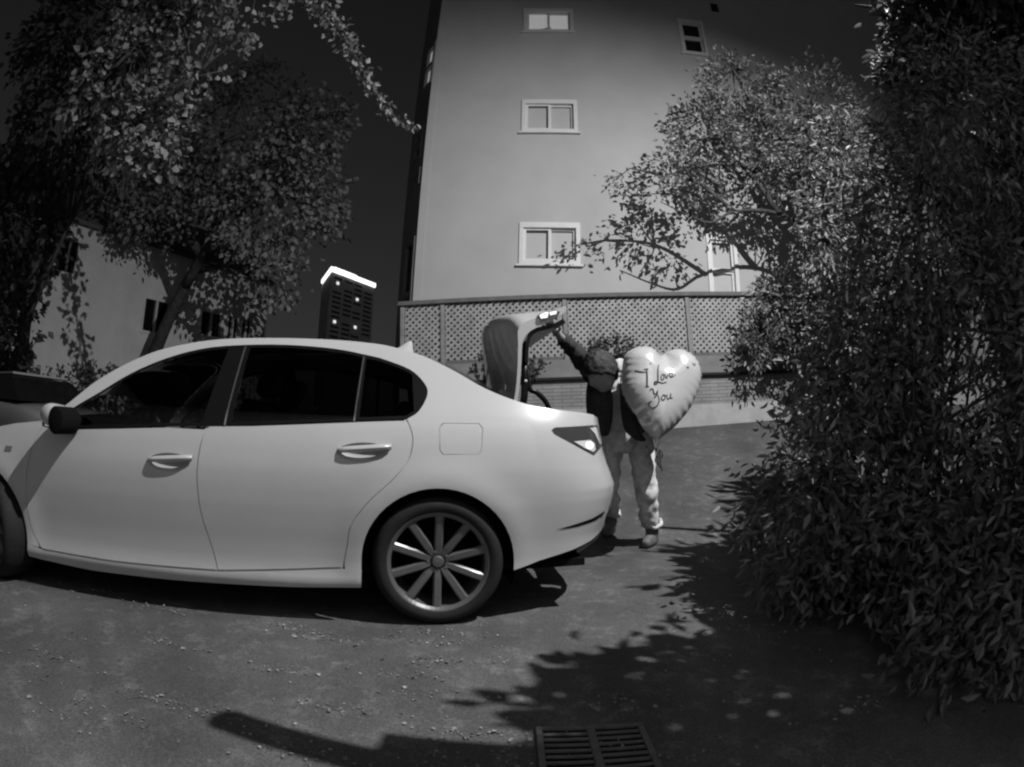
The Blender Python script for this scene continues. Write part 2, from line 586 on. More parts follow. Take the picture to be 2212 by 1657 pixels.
def window(wn, parent):
    u0, u1, z0, z1, kind = wn
    m_ = MB()
    tw = 0.075
    y0, y1 = -0.03, 0.12
    m_.box((u0 - 0.02, y0, z1 - 0.085), (u1 + 0.02, y1, z1 + 0.02))          # head
    m_.box((u0 - 0.02, y0, z0), (u0 + tw - 0.02, y1, z1 - 0.085))            # jambs
    m_.box((u1 - tw + 0.02, y0, z0), (u1 + 0.02, y1, z1 - 0.085))
    m_.box((u0 - 0.02, y0 + 0.002, z0 - 0.02), (u1 + 0.02, y1, z0 + 0.06))
    fr = m_.build('window', M['frame'], parent, bevel=0.004)
    m_ = MB()
    m_.box((u0 - 0.07, y0 - 0.035, z0 - 0.055), (u1 + 0.07, 0.02, z0 - 0.02))
    m_.build('sill', M['frame'], fr, bevel=0.004)
    m_ = MB()
    a0, a1, b0, b1 = u0 + tw - 0.02, u1 - tw + 0.02, z0 + 0.06, z1 - 0.085
    if kind in ('dark', 'palesash'):
        mid = (b0 + b1) / 2
        for q0, q1, dy in ((b0, mid, 0.03), (mid, b1, 0.0)):
            m_.box((a0, 0.02 + dy, q0), (a1, 0.06 + dy, q0 + 0.045))
            m_.box((a0, 0.02 + dy, q1 - 0.04), (a1, 0.06 + dy, q1))
            m_.box((a0, 0.021 + dy, q0 + 0.045), (a0 + 0.04, 0.06 + dy, q1 - 0.04))
            m_.box((a1 - 0.04, 0.021 + dy, q0 + 0.045), (a1, 0.06 + dy, q1 - 0.04))
    else:
        mid = (a0 + a1) / 2
        for q0, q1, dy in ((a0, mid + 0.02, 0.0), (mid - 0.02, a1, 0.03)):
            m_.box((q0, 0.015 + dy, b0), (q0 + 0.05, 0.055 + dy, b1))
            m_.box((q1 - 0.045, 0.015 + dy, b0), (q1, 0.055 + dy, b1))
            m_.box((q0 + 0.05, 0.016 + dy, b0), (q1 - 0.045, 0.055 + dy, b0 + 0.04))
            m_.box((q0 + 0.05, 0.016 + dy, b1 - 0.035), (q1 - 0.045, 0.055 + dy, b1))
    m_.build('sash', M['frame'], fr)
    pm = {'lit': M['litglass'], 'dark': M['darkglass']}.get(kind, M['blind'])
    m_ = MB()
    m_.add([(a0, 0.095, b0), (a1, 0.095, b0), (a1, 0.095, b1), (a0, 0.095, b1)], [(0, 1, 2, 3)])
    m_.build('pane', pm, fr)
    if kind == 'lit':        # curtain hanging across the foot of the lit window
        m_ = MB()
        m_.prism([(a0, b0), (mid + 0.05, b0), (mid + 0.05, b0 + 0.16), (a0 + 0.05, b0 + 0.02)], 0.075, 0.085)
        m_.build('curtain', M['sidewall'], fr)
for wn in WIN:
    window(wn, bld)

# angled side of the block with its own windows
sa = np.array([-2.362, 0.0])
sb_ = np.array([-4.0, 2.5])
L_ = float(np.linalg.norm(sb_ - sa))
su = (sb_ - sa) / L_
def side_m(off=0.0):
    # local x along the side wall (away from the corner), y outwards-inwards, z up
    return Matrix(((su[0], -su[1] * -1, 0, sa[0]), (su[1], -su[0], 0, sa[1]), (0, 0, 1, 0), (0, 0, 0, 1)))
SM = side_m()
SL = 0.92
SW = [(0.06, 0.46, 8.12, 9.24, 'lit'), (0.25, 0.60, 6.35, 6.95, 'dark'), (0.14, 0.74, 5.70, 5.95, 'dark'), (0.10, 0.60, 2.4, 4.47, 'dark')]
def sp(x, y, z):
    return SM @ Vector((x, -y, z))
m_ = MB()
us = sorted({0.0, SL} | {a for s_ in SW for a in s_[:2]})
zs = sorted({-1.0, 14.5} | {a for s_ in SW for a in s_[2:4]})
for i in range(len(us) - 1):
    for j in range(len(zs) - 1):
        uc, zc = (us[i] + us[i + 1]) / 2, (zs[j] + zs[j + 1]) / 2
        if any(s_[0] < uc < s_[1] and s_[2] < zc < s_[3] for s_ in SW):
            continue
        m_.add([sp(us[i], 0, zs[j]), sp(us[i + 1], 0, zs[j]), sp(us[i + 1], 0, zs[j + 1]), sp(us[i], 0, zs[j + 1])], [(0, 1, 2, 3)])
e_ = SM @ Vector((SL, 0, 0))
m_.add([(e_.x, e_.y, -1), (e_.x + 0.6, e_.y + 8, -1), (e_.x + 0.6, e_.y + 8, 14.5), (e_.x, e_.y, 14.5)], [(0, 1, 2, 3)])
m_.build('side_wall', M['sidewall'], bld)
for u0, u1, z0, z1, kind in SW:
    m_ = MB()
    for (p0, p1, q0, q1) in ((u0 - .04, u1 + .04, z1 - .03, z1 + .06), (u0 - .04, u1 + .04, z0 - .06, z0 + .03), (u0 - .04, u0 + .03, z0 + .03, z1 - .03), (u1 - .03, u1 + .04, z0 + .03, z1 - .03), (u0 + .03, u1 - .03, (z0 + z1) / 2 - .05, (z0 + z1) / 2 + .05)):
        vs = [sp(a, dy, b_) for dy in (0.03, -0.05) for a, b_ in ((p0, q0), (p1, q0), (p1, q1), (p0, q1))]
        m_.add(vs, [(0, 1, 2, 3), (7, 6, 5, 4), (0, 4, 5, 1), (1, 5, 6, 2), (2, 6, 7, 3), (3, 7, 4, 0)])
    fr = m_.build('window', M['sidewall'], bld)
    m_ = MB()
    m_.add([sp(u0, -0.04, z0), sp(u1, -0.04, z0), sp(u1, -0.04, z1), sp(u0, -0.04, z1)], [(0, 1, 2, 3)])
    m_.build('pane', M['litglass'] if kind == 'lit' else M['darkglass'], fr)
m_ = MB()
m_.add([(-2.362, 0.0, 14.5), (14, 0, 14.5), (14, 10, 14.5), (e_.x + .6, e_.y + 8, 14.5), (e_.x, e_.y, 14.5)], [(0, 1, 2, 3, 4)])
m_.build('roof', M['roof'], bld)

# ------------------------------------------------------------------ retaining wall and lattice fence (they climb to the right with the lane)
SLP = math.atan(0.05)
FM = WM @ Matrix.Translation((0, 8.3, H)) @ Matrix.Rotation(-SLP, 4, 'Y')
rw = empty('retaining_wall', mtx=FM)
tag(rw, 'low brick retaining wall with dark cap plank behind the person and balloon', 'wall')
m_ = MB(); m_.box((-2.3, -0.02, -1.6), (9, 0.6, 0.345)); m_.build('footing', M['concrete'], rw)
m_ = MB(); m_.box((-2.3, 0.0, 0.345), (9, 0.6, 0.80)); m_.build('brick_face', M['brick'], rw)
m_ = MB(); m_.box((-2.32, -0.07, 0.80), (9, 0.6, 0.845)); m_.build('cap', M['capdark'], rw, bevel=0.006)
m_ = MB(); m_.box((-2.3, 0.04, 0.845), (9, 0.6, 1.13)); m_.build('upper_band', M['concrete_grey'], rw)

m_ = MB(); m_.box((-2.28, 0.22, 1.131), (9, 0.3, 2.25)); m_.build('added_backing', M['concrete'], rw)  # added close behind the lattice so its gaps catch light
fn = empty('lattice_fence', mtx=FM)
tag(fn, 'weathered diagonal lattice fence on top of the brick retaining wall', 'fence')
m_ = MB(); m_.box((-2.34, 0.03, 2.135), (9, 0.2, 2.205)); m_.build('top_rail', M['rail_wood'], fn, bevel=0.005)
m_ = MB(); m_.box((-2.3, 0.1, 1.132), (9, 0.18, 1.19)); m_.build('bottom_rail', M['rail_wood'], fn, bevel=0.005)
posts = [-2.27, -1.59, 0.40, 2.44, 4.45, 6.5, 8.9]
for i, u in enumerate(posts):
    m_ = MB()
    m_.box((u - 0.034, 0.07, 1.132), (u + 0.034, 0.17, 2.134))
    m_.build('post', M['post_wood'], fn, bevel=0.005)
def strip_clip(c, sgn, lo, hi, z0, z1, hw):
    """a 45-degree slat clipped to the panel: centre line x = c + sgn*(z - z0)"""
    poly = []
    hwx = hw * math.sqrt(2)
    ring = [(c - hwx, z0), (c + hwx, z0), (c + hwx + sgn * (z1 - z0), z1), (c - hwx + sgn * (z1 - z0), z1)]
    for edge, keep in ((lo, lambda p: p[0] >= lo), (hi, lambda p: p[0] <= hi)):
        out = []
        for i in range(len(ring)):
            a, b_ = ring[i], ring[(i + 1) % len(ring)]
            if keep(a):
                out.append(a)
            if keep(a) != keep(b_):
                t_ = (edge - a[0]) / (b_[0] - a[0])
                out.append((edge, a[1] + t_ * (b_[1] - a[1])))
        ring = out
        if len(ring) < 3:
            return None
    return ring
for a, b_ in zip(posts[:-1], posts[1:]):
    m_ = MB()
    lo, hi = a + 0.045, b_ - 0.045
    z0, z1 = 1.19, 2.135
    for sgn, y in ((1, 0.098), (-1, 0.112)):
        c = lo - 1.1 if sgn > 0 else lo
        while c < hi + (1.1 if sgn < 0 else 0):
            pl = strip_clip(c, sgn, lo, hi, z0, z1, 0.0195)
            if pl:
                m_.prism(pl, y - 0.005, y + 0.005)
            c += 0.107 + rng.normal() * .003
    m_.build('lattice_panel', M['fence_wood'], fn)

# ------------------------------------------------------------------ white house across the lane on the left
hs = empty('white_house', mtx=Matrix.Translation((-13.1, 8, 0.6)) @ Matrix.Rotation(R(-21), 4, 'Z'))
tag(hs, 'white house with dark windows behind the leaning tree', 'house')
HWIN = [(2.25, 2.8, 4.1, 5.0), (5.45, 6.35, 2.95, 3.93), (7.75, 8.6, 3.2, 3.97), (8.95, 9.38, 3.2, 4.02), (9.6, 10.02, 3.2, 4.04)]
def hp(y, x, z):
    return (x, y, z)
m_ = MB()
ys = sorted({-1.2, 10.8} | {a for h in HWIN for a in h[:2]})
zs = sorted({-1.0, 5.6} | {a for h in HWIN for a in h[2:]})
for i in range(len(ys) - 1):
    for j in range(len(zs) - 1):
        yc, zc = (ys[i] + ys[i + 1]) / 2, (zs[j] + zs[j + 1]) / 2
        if any(h[0] < yc < h[1] and h[2] < zc < h[3] for h in HWIN):
            continue
        m_.add([hp(ys[i], 0, zs[j]), hp(ys[i + 1], 0, zs[j]), hp(ys[i + 1], 0, zs[j + 1]), hp(ys[i], 0, zs[j + 1])], [(0, 1, 2, 3)])
m_.add([(-9, -1.2, -1), (0, -1.2, -1), (0, -1.2, 5.6), (-4.5, -1.2, 8.4), (-9, -1.2, 5.6)], [(0, 1, 2, 3, 4)])
m_.add([(-9, 10.8, -1), (0, 10.8, -1), (0, 10.8, 5.6), (-4.5, 10.8, 8.4), (-9, 10.8, 5.6)], [(0, 1, 2, 3, 4)])
m_.build('wall', M['housewall'], hs)
m_ = MB()
m_.prism([(0.18, 5.50), (0.18, 5.62), (-4.5, 8.6), (-9.2, 5.62), (-9.2, 5.50), (-4.5, 8.45)], -1.4, 11.0)
m_.build('roof', M['roof'], hs)
for h in HWIN:
    m_ = MB()
    for (p0, p1, q0, q1) in ((h[0] - .08, h[1] + .08, h[3], h[3] + .09), (h[0] - .1, h[1] + .1, h[2] - .09, h[2]), (h[0] - .08, h[0], h[2], h[3]), (h[1], h[1] + .08, h[2], h[3]), ((h[0] + h[1]) / 2 - .03, (h[0] + h[1]) / 2 + .03, h[2], h[3])):
        m_.box((-0.08, p0, q0), (0.04, p1, q1))
    fr = m_.build('window', M['housewall'], hs)
    m_ = MB()
    m_.add([hp(h[0], -0.06, h[2]), hp(h[1], -0.06, h[2]), hp(h[1], -0.06, h[3]), hp(h[0], -0.06, h[3])], [(0, 1, 2, 3)])
    m_.build('pane', M['darkglass'], fr)

# ------------------------------------------------------------------ far tower with a floodlit crown
tw = empty('apartment_tower', (-52, 140, 0))
tag(tw, 'distant dark high rise with a brightly lit crown on the skyline', 'tower')
A_, B_, Cc = Vector((0, 0)), Vector((8.2, 18)), Vector((-7.6, 13))
def quad_prism(a, b_, c, z0, z1):
    d = b_ + c - a
    P = [a, b_, d, c]
    return [(p.x, p.y, z) for z in (z0, z1) for p in P], [(3, 2, 1, 0), (4, 5, 6, 7), (0, 1, 5, 4), (1, 2, 6, 5), (2, 3, 7, 6), (3, 0, 4, 7)]
TZ = 44.6
m_ = MB(); m_.add(*quad_prism(A_, B_, Cc, -5, TZ)); m_.build('shaft', M['tower'], tw)
m_ = MB()
def ring_out(p, k):
    ctr = (B_ + Cc) / 2
    return ctr + (p - ctr) * k
m_.add(*quad_prism(ring_out(A_, 1.05), ring_out(B_, 1.05), ring_out(Cc, 1.05), TZ + 0.1, TZ + 1.25))
m_.build('crown', M['towerglow'], tw)
m_ = MB()
m_.add(*quad_prism(A_ + (B_ - A_) * .1 + (Cc - A_) * .25, A_ + (B_ - A_) * .62 + (Cc - A_) * .25, A_ + (B_ - A_) * .1 + (Cc - A_) * .7, TZ + 1.26, TZ + 2.9))
m_.build('penthouse', M['towerglow'], tw)
nrm = Vector((18, -8.2)).normalized()
m_ = MB()
m2 = MB()
lit = {(0, 1): 0, (2, 3): 0, (0, 9): 0, (2, 9): 0, (1, 13): 0, (1, 14): 0}
nl = 20
wl = []
for i, (c0, c1) in enumerate(((.06, .24), (.30, .48), (.52, .70), (.76, .95))):
    for k in range(nl):
        z1 = TZ - 1.2 - k * 1.42
        z0 = z1 - 0.62
        if (i, k) in lit:
            cm = (c0 + c1) / 2
            q = [A_ + (B_ - A_) * (cm - .026) + nrm * .12, A_ + (B_ - A_) * (cm + .026) + nrm * .12]
            wl.append([(q[0].x, q[0].y, z0), (q[1].x, q[1].y, z0), (q[1].x, q[1].y, z0 + .75), (q[0].x, q[0].y, z0 + .75)])
            continue
        if rng.random() < .2:
            continue
        q = [A_ + (B_ - A_) * c0 + nrm * .1, A_ + (B_ - A_) * c1 + nrm * .1]
        m_.add([(q[0].x, q[0].y, z0), (q[1].x, q[1].y, z0), (q[1].x, q[1].y, z1), (q[0].x, q[0].y, z1)], [(0, 1, 2, 3)])
m_.build('recess_shade_panels', M['roof'], tw)  # flat dark panels stand in for the shade in the recesses
for q in wl:
    m2 = MB(); m2.add(q, [(0, 1, 2, 3)]); m2.build('lit_window', M['towerlit'], tw)
#PART3
# ------------------------------------------------------------------ the white sedan (local frame: x to the rear from the rear axle, -y to the camera, z up)
CM = Matrix(((0.98203442, -0.18738131, -0.02228548, OX), (0.18733308, 0.98228725, -0.00425118, OY), (0.02268733, 0.0, 0.99974261, OZ), (0, 0, 0, 1)))
car = empty('parked_car', mtx=CM)
tag(car, 'white four door sedan parked side on with its boot lid open', 'car')

_wz = np.arange(0, 1.8, 0.005)
_wt = [(0, .84), (.17, .868), (.20, .897), (.235, .905), (.27, .893), (.33, .888), (.42, .893), (.52, .905), (.62, .915), (.72, .9185), (.80, .916), (.86, .907), (.93, .893), (1.0, .872), (1.04, .856), (1.08, .836), (1.2, .762), (1.3, .700), (1.38, .652), (1.44, .613), (1.48, .585), (1.6, .5)]
_ww = np.interp(_wz, [a for a, _ in _wt], [b_ for _, b_ in _wt])
_k = np.exp(-0.5 * (np.arange(-16, 17) / 4.0) ** 2); _k /= _k.sum()
_ww = np.convolve(np.pad(_ww, 16, mode='edge'), _k, 'valid')
def Wz(z):
    return float(np.interp(z, _wz, _ww))
_tail = [(.15, .84), (.42, .862), (.55, .903), (.62, .918), (.69, .922), (.76, .897), (.82, .873), (.89, .856), (1.0, .846), (1.12, .845)]
def s_tail(z):
    return float(np.interp(z, [a for a, _ in _tail], [b_ for _, b_ in _tail]))
S0, KV, PW = 0.30, 0.39, 3.0
_us = np.linspace(0, 0.995, 400)
_drop = 1 - (1 - _us ** PW) ** (1 / PW)
_cache = {}
def wrap(z):
    k = round(z, 3)
    if k not in _cache:
        w_, st = Wz(z), s_tail(z)
        lo, hi = 0.2, 2.0
        for _ in range(40):
            a = (lo + hi) / 2
            if (S0 + a * _us - KV * w_ * _drop).max() < st:
                lo = a
            else:
                hi = a
        f = S0 + a * _us - KV * w_ * _drop
        i = int(f.argmax())
        _cache[k] = (a, w_, f[:i + 1], _us[:i + 1])
    return _cache[k]
def side(X, Z, lift=0.0):
    w_ = Wz(Z)
    for cx_ in (0.0, -2.85):                       # swollen lips round the wheel arches
        r = math.hypot(X - cx_, Z - 0.335)
        if 0.3 < r < 0.7 and Z < 0.95:
            w_ += 0.016 * math.exp(-((r - 0.40) / 0.10) ** 2) * min(1, max(0, (Z - 0.1) / 0.2))
    x = X
    if X > S0:
        a, w0, f, us = wrap(Z)
        u = float(np.interp(X, f, us))
        x = S0 + a * u
        w_ *= (1 - u ** PW) ** (1 / PW)
    elif X < -3.3:
        u = min(0.98, (-3.3 - X) / 0.55)
        w_ *= (1 - u ** 2.5) ** (1 / 2.5)
    return x, w_ + lift, Z
def side_n(X, Z):
    e = 0.006
    a = np.array(side(X + e, Z)) - np.array(side(X - e, Z))
    b_ = np.array(side(X, Z + e)) - np.array(side(X, Z - e))
    a = np.array([a[0], -a[1], a[2]]); b_ = np.array([b_[0], -b_[1], b_[2]])
    n = np.cross(a, b_)
    return n / (np.linalg.norm(n) + 1e-12)

def dens(poly, step, closed=True):
    out = []
    n = len(poly)
    for i in range(n if closed else n - 1):
        a, b_ = np.array(poly[i]), np.array(poly[(i + 1) % n])
        k = max(1, int(math.ceil(np.linalg.norm(b_ - a) / step)))
        out += [tuple(a + (b_ - a) * j / k) for j in range(k)]
    if not closed:
        out.append(tuple(poly[-1]))
    return out
def inside(p, poly):
    x, y = p
    c = False
    j = len(poly) - 1
    for i in range(len(poly)):
        xi, yi = poly[i]
        xj, yj = poly[j]
        if (yi > y) != (yj > y) and x < (xj - xi) * (y - yi) / (yj - yi) + xi:
            c = not c
        j = i
    return c
def spline(pts, n=5):
    return [(p.x, p.y) for p in smooth_curve([(a, b_, 0) for a, b_ in pts], n)]

class Panels:
    def __init__(s):
        s.v, s.n, s.f = [], [], []
    def add(s, outline, holes=(), step=0.035, lift=0.0, mirror=True, fn_=None):
        o = dens(outline, step * 0.7)
        hs_ = [dens(h, step * 0.6) for h in holes]
        pts = list(o)
        edges = [(i, (i + 1) % len(o)) for i in range(len(o))]
        for h in hs_:
            k = len(pts)
            pts += h
            edges += [(k + i, k + (i + 1) % len(h)) for i in range(len(h))]
        B = np.array(pts)
        lo, hi = B.min(0), B.max(0)
        zi = 0
        z = lo[1] + step / 2
        while z < hi[1]:
            x = lo[0] + (step / 2 if zi % 2 else 0)
            while x < hi[0]:
                if inside((x, z), o) and not any(inside((x, z), h) for h in hs_):
                    if ((B - (x, z)) ** 2).sum(1).min() > (0.5 * step) ** 2:
                        pts.append((x, z))
                x += step
            z += step * 0.866
            zi += 1
        V, E_, F_, *_ = delaunay_2d_cdt([Vector(p) for p in pts], edges, [], 0, 1e-5)
        k = len(s.v)
        for p in V:
            x, l, zz = side(p.x, p.y, lift) if fn_ is None else fn_(p.x, p.y)
            s.v.append((x, -l, zz))
            s.n.append(tuple(side_n(p.x, p.y)))
        km = len(s.v)
        if mirror:
            for i in range(k, km):
                x, y, zz = s.v[i]
                a, b_, c = s.n[i]
                s.v.append((x, -y, zz)); s.n.append((a, -b_, c))
        for f in F_:
            cx_ = sum(V[i].x for i in f) / len(f)
            cz_ = sum(V[i].y for i in f) / len(f)
            if inside((cx_, cz_), o) and not any(inside((cx_, cz_), h) for h in hs_):
                s.f.append(tuple(k + i for i in f))
                if mirror:
                    s.f.append(tuple(km + i for i in reversed(f)))
    def grid(s, P, up=True):
        """smooth free surface with its own normals"""
        P = np.array(P, float)
        du = np.gradient(P, axis=0); dv = np.gradient(P, axis=1)
        N_ = np.cross(du, dv)
        N_ /= np.linalg.norm(N_, axis=2)[..., None] + 1e-12
        k = len(s.v)
        nr, nc = P.shape[:2]
        s.v += [tuple(p) for p in P.reshape(-1, 3)]
        s.n += [tuple(p) for p in N_.reshape(-1, 3)]
        for i in range(nr - 1):
            for j in range(nc - 1):
                a = k + i * nc + j
                s.f.append((a, a + nc, a + nc + 1, a + 1))
    def build(s, name, m, parent, pair=False):
        o = mesh_obj(name, s.v, s.f, m, parent, True)
        o.data.normals_split_custom_set_from_vertices(s.n)
        if pair:                                   # the same part on the far side, an object of its own
            p = mesh_obj(name, [(x, -y, z) for x, y, z in s.v], [tuple(reversed(f)) for f in s.f], m, parent, True)
            p.data.normals_split_custom_set_from_vertices([(a, -b_, c) for a, b_, c in s.n])
        return o

def arc(cx_, r, a0, a1, n=26, cz=0.335):
    return [(cx_ + r * math.cos(R(a0 + (a1 - a0) * i / n)), cz + r * math.sin(R(a0 + (a1 - a0) * i / n))) for i in range(n + 1)]

# outlines in the side view
TOP = spline([(-2.30, .985), (-2.15, 1.10), (-2.03, 1.21), (-1.90, 1.30), (-1.75, 1.378), (-1.60, 1.434), (-1.38, 1.48), (-1.17, 1.50), (-.87, 1.505), (-.58, 1.498), (-.38, 1.482), (-.25, 1.462), (-.07, 1.408), (.09, 1.328), (.26, 1.226), (.41, 1.163), (.52, 1.132), (.65, 1.112), (.76, 1.102), (.825, 1.092)], 4)
DLO = spline([(-2.135, .985), (-2.13, 1.05), (-1.95, 1.165), (-1.77, 1.282), (-1.57, 1.372), (-1.37, 1.43), (-1.16, 1.456), (-.86, 1.463), (-.57, 1.443), (-.37, 1.405), (-.28, 1.382), (-.14, 1.326), (-.065, 1.255), (-.045, 1.19), (-.09, 1.10), (-.15, 1.058)], 4)
BELT = [(-.34, 1.048), (-.96, 1.012), (-1.44, .990), (-2.0, .958), (-2.135, .950)]
DLO_POLY = DLO + BELT                     # clockwise from the front lower corner
RCUT = spline([(-.48, .31), (-.452, .43), (-.43, .53), (-.34, .65), (-.22, .76), (-.145, .85), (-.122, .93), (-.125, .99), (-.15, 1.055)], 4)   # rear door, rear edge
BCUT = spline([(-1.155, .265), (-1.18, .38), (-1.22, .53), (-1.235, .65), (-1.238, .77), (-1.222, .92), (-1.19, 1.00)], 4)                     # between the doors
FCUT = spline([(-2.36, .262), (-2.42, .36), (-2.44, .5), (-2.42, .7), (-2.37, .86), (-2.315, .955)], 4)
SILL = [(-2.36, .255), (-2.34, .248), (-1.81, .243), (-1.155, .256), (-.9, .275), (-.48, .305)]
SBOT = [(-2.475, .19), (-2.36, .18), (-2.0, .165), (-1.44, .175), (-1.1, .185), (-.71, .193), (-.392, .205)]
G_ = 0.0022
TL = [(.585, 1.004), (.605, 1.019), (.838, 1.033), (.853, .91), (.803, .862), (.70, .925), (.60, .982)]
FUEL = [(.012, .905), (.028, .884), (.205, .884), (.222, .905), (.232, 1.015), (.215, 1.040), (.03, 1.040), (.012, 1.018)]
tailline = [(s_tail(z) - .0015, z) for z in (1.075, 1.0, .95, .89, .82, .76, .69, .62, .55)]

body = Panels()
quarter = TOP + tailline + [(.885, .52), (.855, .42), (.80, .39), (.70, .362), (.52, .325), (.383, .285)] + arc(0, .385, 0, 180) \
    + [(-.392, .21), (-.47, .30)] + [(x + G_, z) for x, z in RCUT[1:]] + list(reversed(DLO)) + [(-2.135, .950), (-2.30, .958)]
body.add(quarter, [TL, FUEL], step=0.032)
rock = SBOT + [(-.385, .30), (-.48, .302)] + list(reversed([(x, z - 2 * G_) for x, z in SILL[:-1]])) + [(-2.463, .27)]
body.add(rock, step=0.03)
fend = [(-2.33, .985), (-2.55, .962), (-3.0, .885), (-3.5, .77), (-3.79, .62), (-3.82, .3), (-3.235, .24)] + arc(-2.85, .385, 180, 0)[::1] + [(-2.463, .27), (-2.37, .258)] + [(x - G_, z) for x, z in FCUT[1:]]
body.add(fend, step=0.04)
# fuel flap, a hair inside its hole
fl = Panels()
fc = np.mean(FUEL, 0)
fl.add([tuple(fc + (np.array(p) - fc) * 0.972) for p in FUEL], step=0.03, mirror=False)

# roof, hood, rear deck sides, rear face
def bridge(xs, crown, inset=0.0, nv=17):
    tx = np.array([p[0] for p in TOP]); tz = np.array([p[1] for p in TOP])
    P = []
    for X in xs:
        Z = float(np.interp(X, tx, tz))
        x, l, zz = side(X, Z)
        cr_ = crown(X) if callable(crown) else crown
        P.append([(x, -(l - inset) * math.cos(math.pi * j / (nv - 1)) if False else -(l - inset) * (1 - 2 * j / (nv - 1)), zz + cr_ * (1 - (1 - 2 * j / (nv - 1)) ** 2) - (0.004 if inset else 0)) for j in range(nv)])
    return P
body.grid(bridge(np.linspace(-1.62, -.06, 30), 0.045))
hx = np.linspace(-3.8, -2.30, 20)
hz = [(-3.82, .60), (-3.6, .74), (-3.5, .77), (-3.0, .885), (-2.55, .962), (-2.3, .985)]
P = []
for X in hx:
    Z = float(np.interp(X, [a for a, _ in hz], [b_ for _, b_ in hz]))
    x, l, zz = side(X, Z)
    P.append([(x, -l * (1 - 2 * j / 16), zz + 0.07 * (1 - (1 - 2 * j / 16) ** 2)) for j in range(17)])
body.grid(P)
# front face
zs_ = np.linspace(.25, .62, 6)
body.grid([[(-3.82 - 0.1 * (1 - (1 - 2 * j / 10) ** 2), -side(-3.8, float(z))[1] * (1 - 2 * j / 10), float(z)) for j in range(11)] for z in zs_])
# rear face: from the silhouette round to the other side
def rear_strip(z0, z1, u_end, nz_=10, nu=10):
    for sgn in (-1, 1):
        P = []
        for z in np.linspace(z0, z1, nz_):
            a, w0, f, us = wrap(float(z))
            row = []
            for q in np.linspace(0, 1, nu):
                u = us[-1] + (u_end - us[-1]) * q
                row.append((S0 + a * u, sgn * w0 * (1 - min(u, .99999) ** PW) ** (1 / PW), float(z)))
            P.append(row)
        body.grid(P if sgn < 0 else [list(reversed(r)) for r in P])
rear_strip(.42, .80, 1.0)
rear_strip(.80, 1.085, .965)
# return flanges behind the door gaps, so that a seam reads as a soft line
for cut in (RCUT, BCUT, FCUT):
    body.add([(x - .014, z) for x, z in cut] + [(x + .014, z) for x, z in reversed(cut)], step=.02, lift=-.006)
body.add([(x, z - .014) for x, z in SILL] + [(x, z + .012) for x, z in reversed(SILL)], step=.02, lift=-.006)
bo = body.build('body', M['paint'], car)
fo = fl.build('fuel_flap', M['paint'], car)

# doors
for nm, poly, hx_ in (('front_door', [(x + G_, z) for x, z in FCUT] + [(-2.30, .951), (-2.135, .944), (-2.0, .952), (-1.44, .984)] + [(x - G_, z) for x, z in reversed(BCUT)][1:] + [(-1.159, .262), (-1.81, .249), (-2.34, .254)], -1.41),
                      ('rear_door', [(x + G_, z) for x, z in BCUT[:-1]] + [(-1.186, .998), (-.96, 1.006), (-.34, 1.042), (-.155, 1.05)] + [(x - G_, z) for x, z in reversed(RCUT[:-1])] + [(-.49, .311), (-.9, .281), (-1.15, .262)], -.37)):
    d = Panels()
    hz_ = .822 if nm == 'front_door' else .905
    slope = 0.05
    cup = [(hx_ + .130 * math.cos(a), hz_ - .012 + slope * .130 * math.cos(a) * .4 + (.046 if math.sin(a) > 0 else .050) * math.sin(a)) for a in np.linspace(0, 2 * math.pi, 29)[:-1]]
    d.add(poly, [cup], step=0.032, mirror=False)
    # the hollow behind the handle
    def dish(X, Z, hx_=hx_, hz_=hz_):
        q = max(0.0, 1 - ((X - hx_) / .130) ** 2 - ((Z - hz_ + .012) / .050) ** 2)
        x, l, zz = side(X, Z)
        return x, l - 0.036 * q ** 0.6, zz
    k0 = len(d.v)
    d.add(cup, step=0.012, fn_=dish, mirror=False)
    e = 0.003
    for i in range(k0, len(d.v)):
        x, y, z = d.v[i]
        if y < 0:
            X0 = x
            a = np.array(dish(X0 + e, z)) - np.array(dish(X0 - e, z))
            b_ = np.array(dish(X0, z + e)) - np.array(dish(X0, z - e))
            n_ = np.cross((a[0], -a[1], a[2]), (b_[0], -b_[1], b_[2]))
            d.n[i] = tuple(n_ / (np.linalg.norm(n_) + 1e-12))
    do = d.build(nm, M['paint'], car, True)
    # handle bar: a flattened tapering grip standing clear of the hollow
    hb = MB()
    rows = []
    for q in np.linspace(-1, 1, 15):
        X = hx_ + 0.012 + q * .132
        Zc = hz_ + .006 + q * .010
        x, l, zz = side(X, Zc)
        off = .026 * (1 - abs(q) ** 3.0) ** .5 - .006
        hh = .017 * (1 - .25 * abs(q) ** 3)
        rows.append([(x, -(l + off + .020 * math.cos(a)), Zc + hh * math.sin(a)) for a in np.linspace(0, 2 * math.pi, 13)])
    hb.grid(rows)
    ho = hb.build('handle', M['paint'], do, True)
    if nm == 'front_door':
        kb = MB()
        x, l, zz = side(hx_ + .105, hz_ + .012)
        kb.lathe([(.0001, -.002), (.007, 0), (.007, .006)], n=14, mtx=Matrix.Translation((x, -l - .024, zz)))
        kb.build('lock', M['black_trim'], do)

# small badge on the front fender
bx_ = Panels()
bx_.add([(-2.62, .80), (-2.56, .80), (-2.55, .83), (-2.61, .83)], step=.03, lift=.004, mirror=False)
bx_.build('badge', M['chrome'], car)

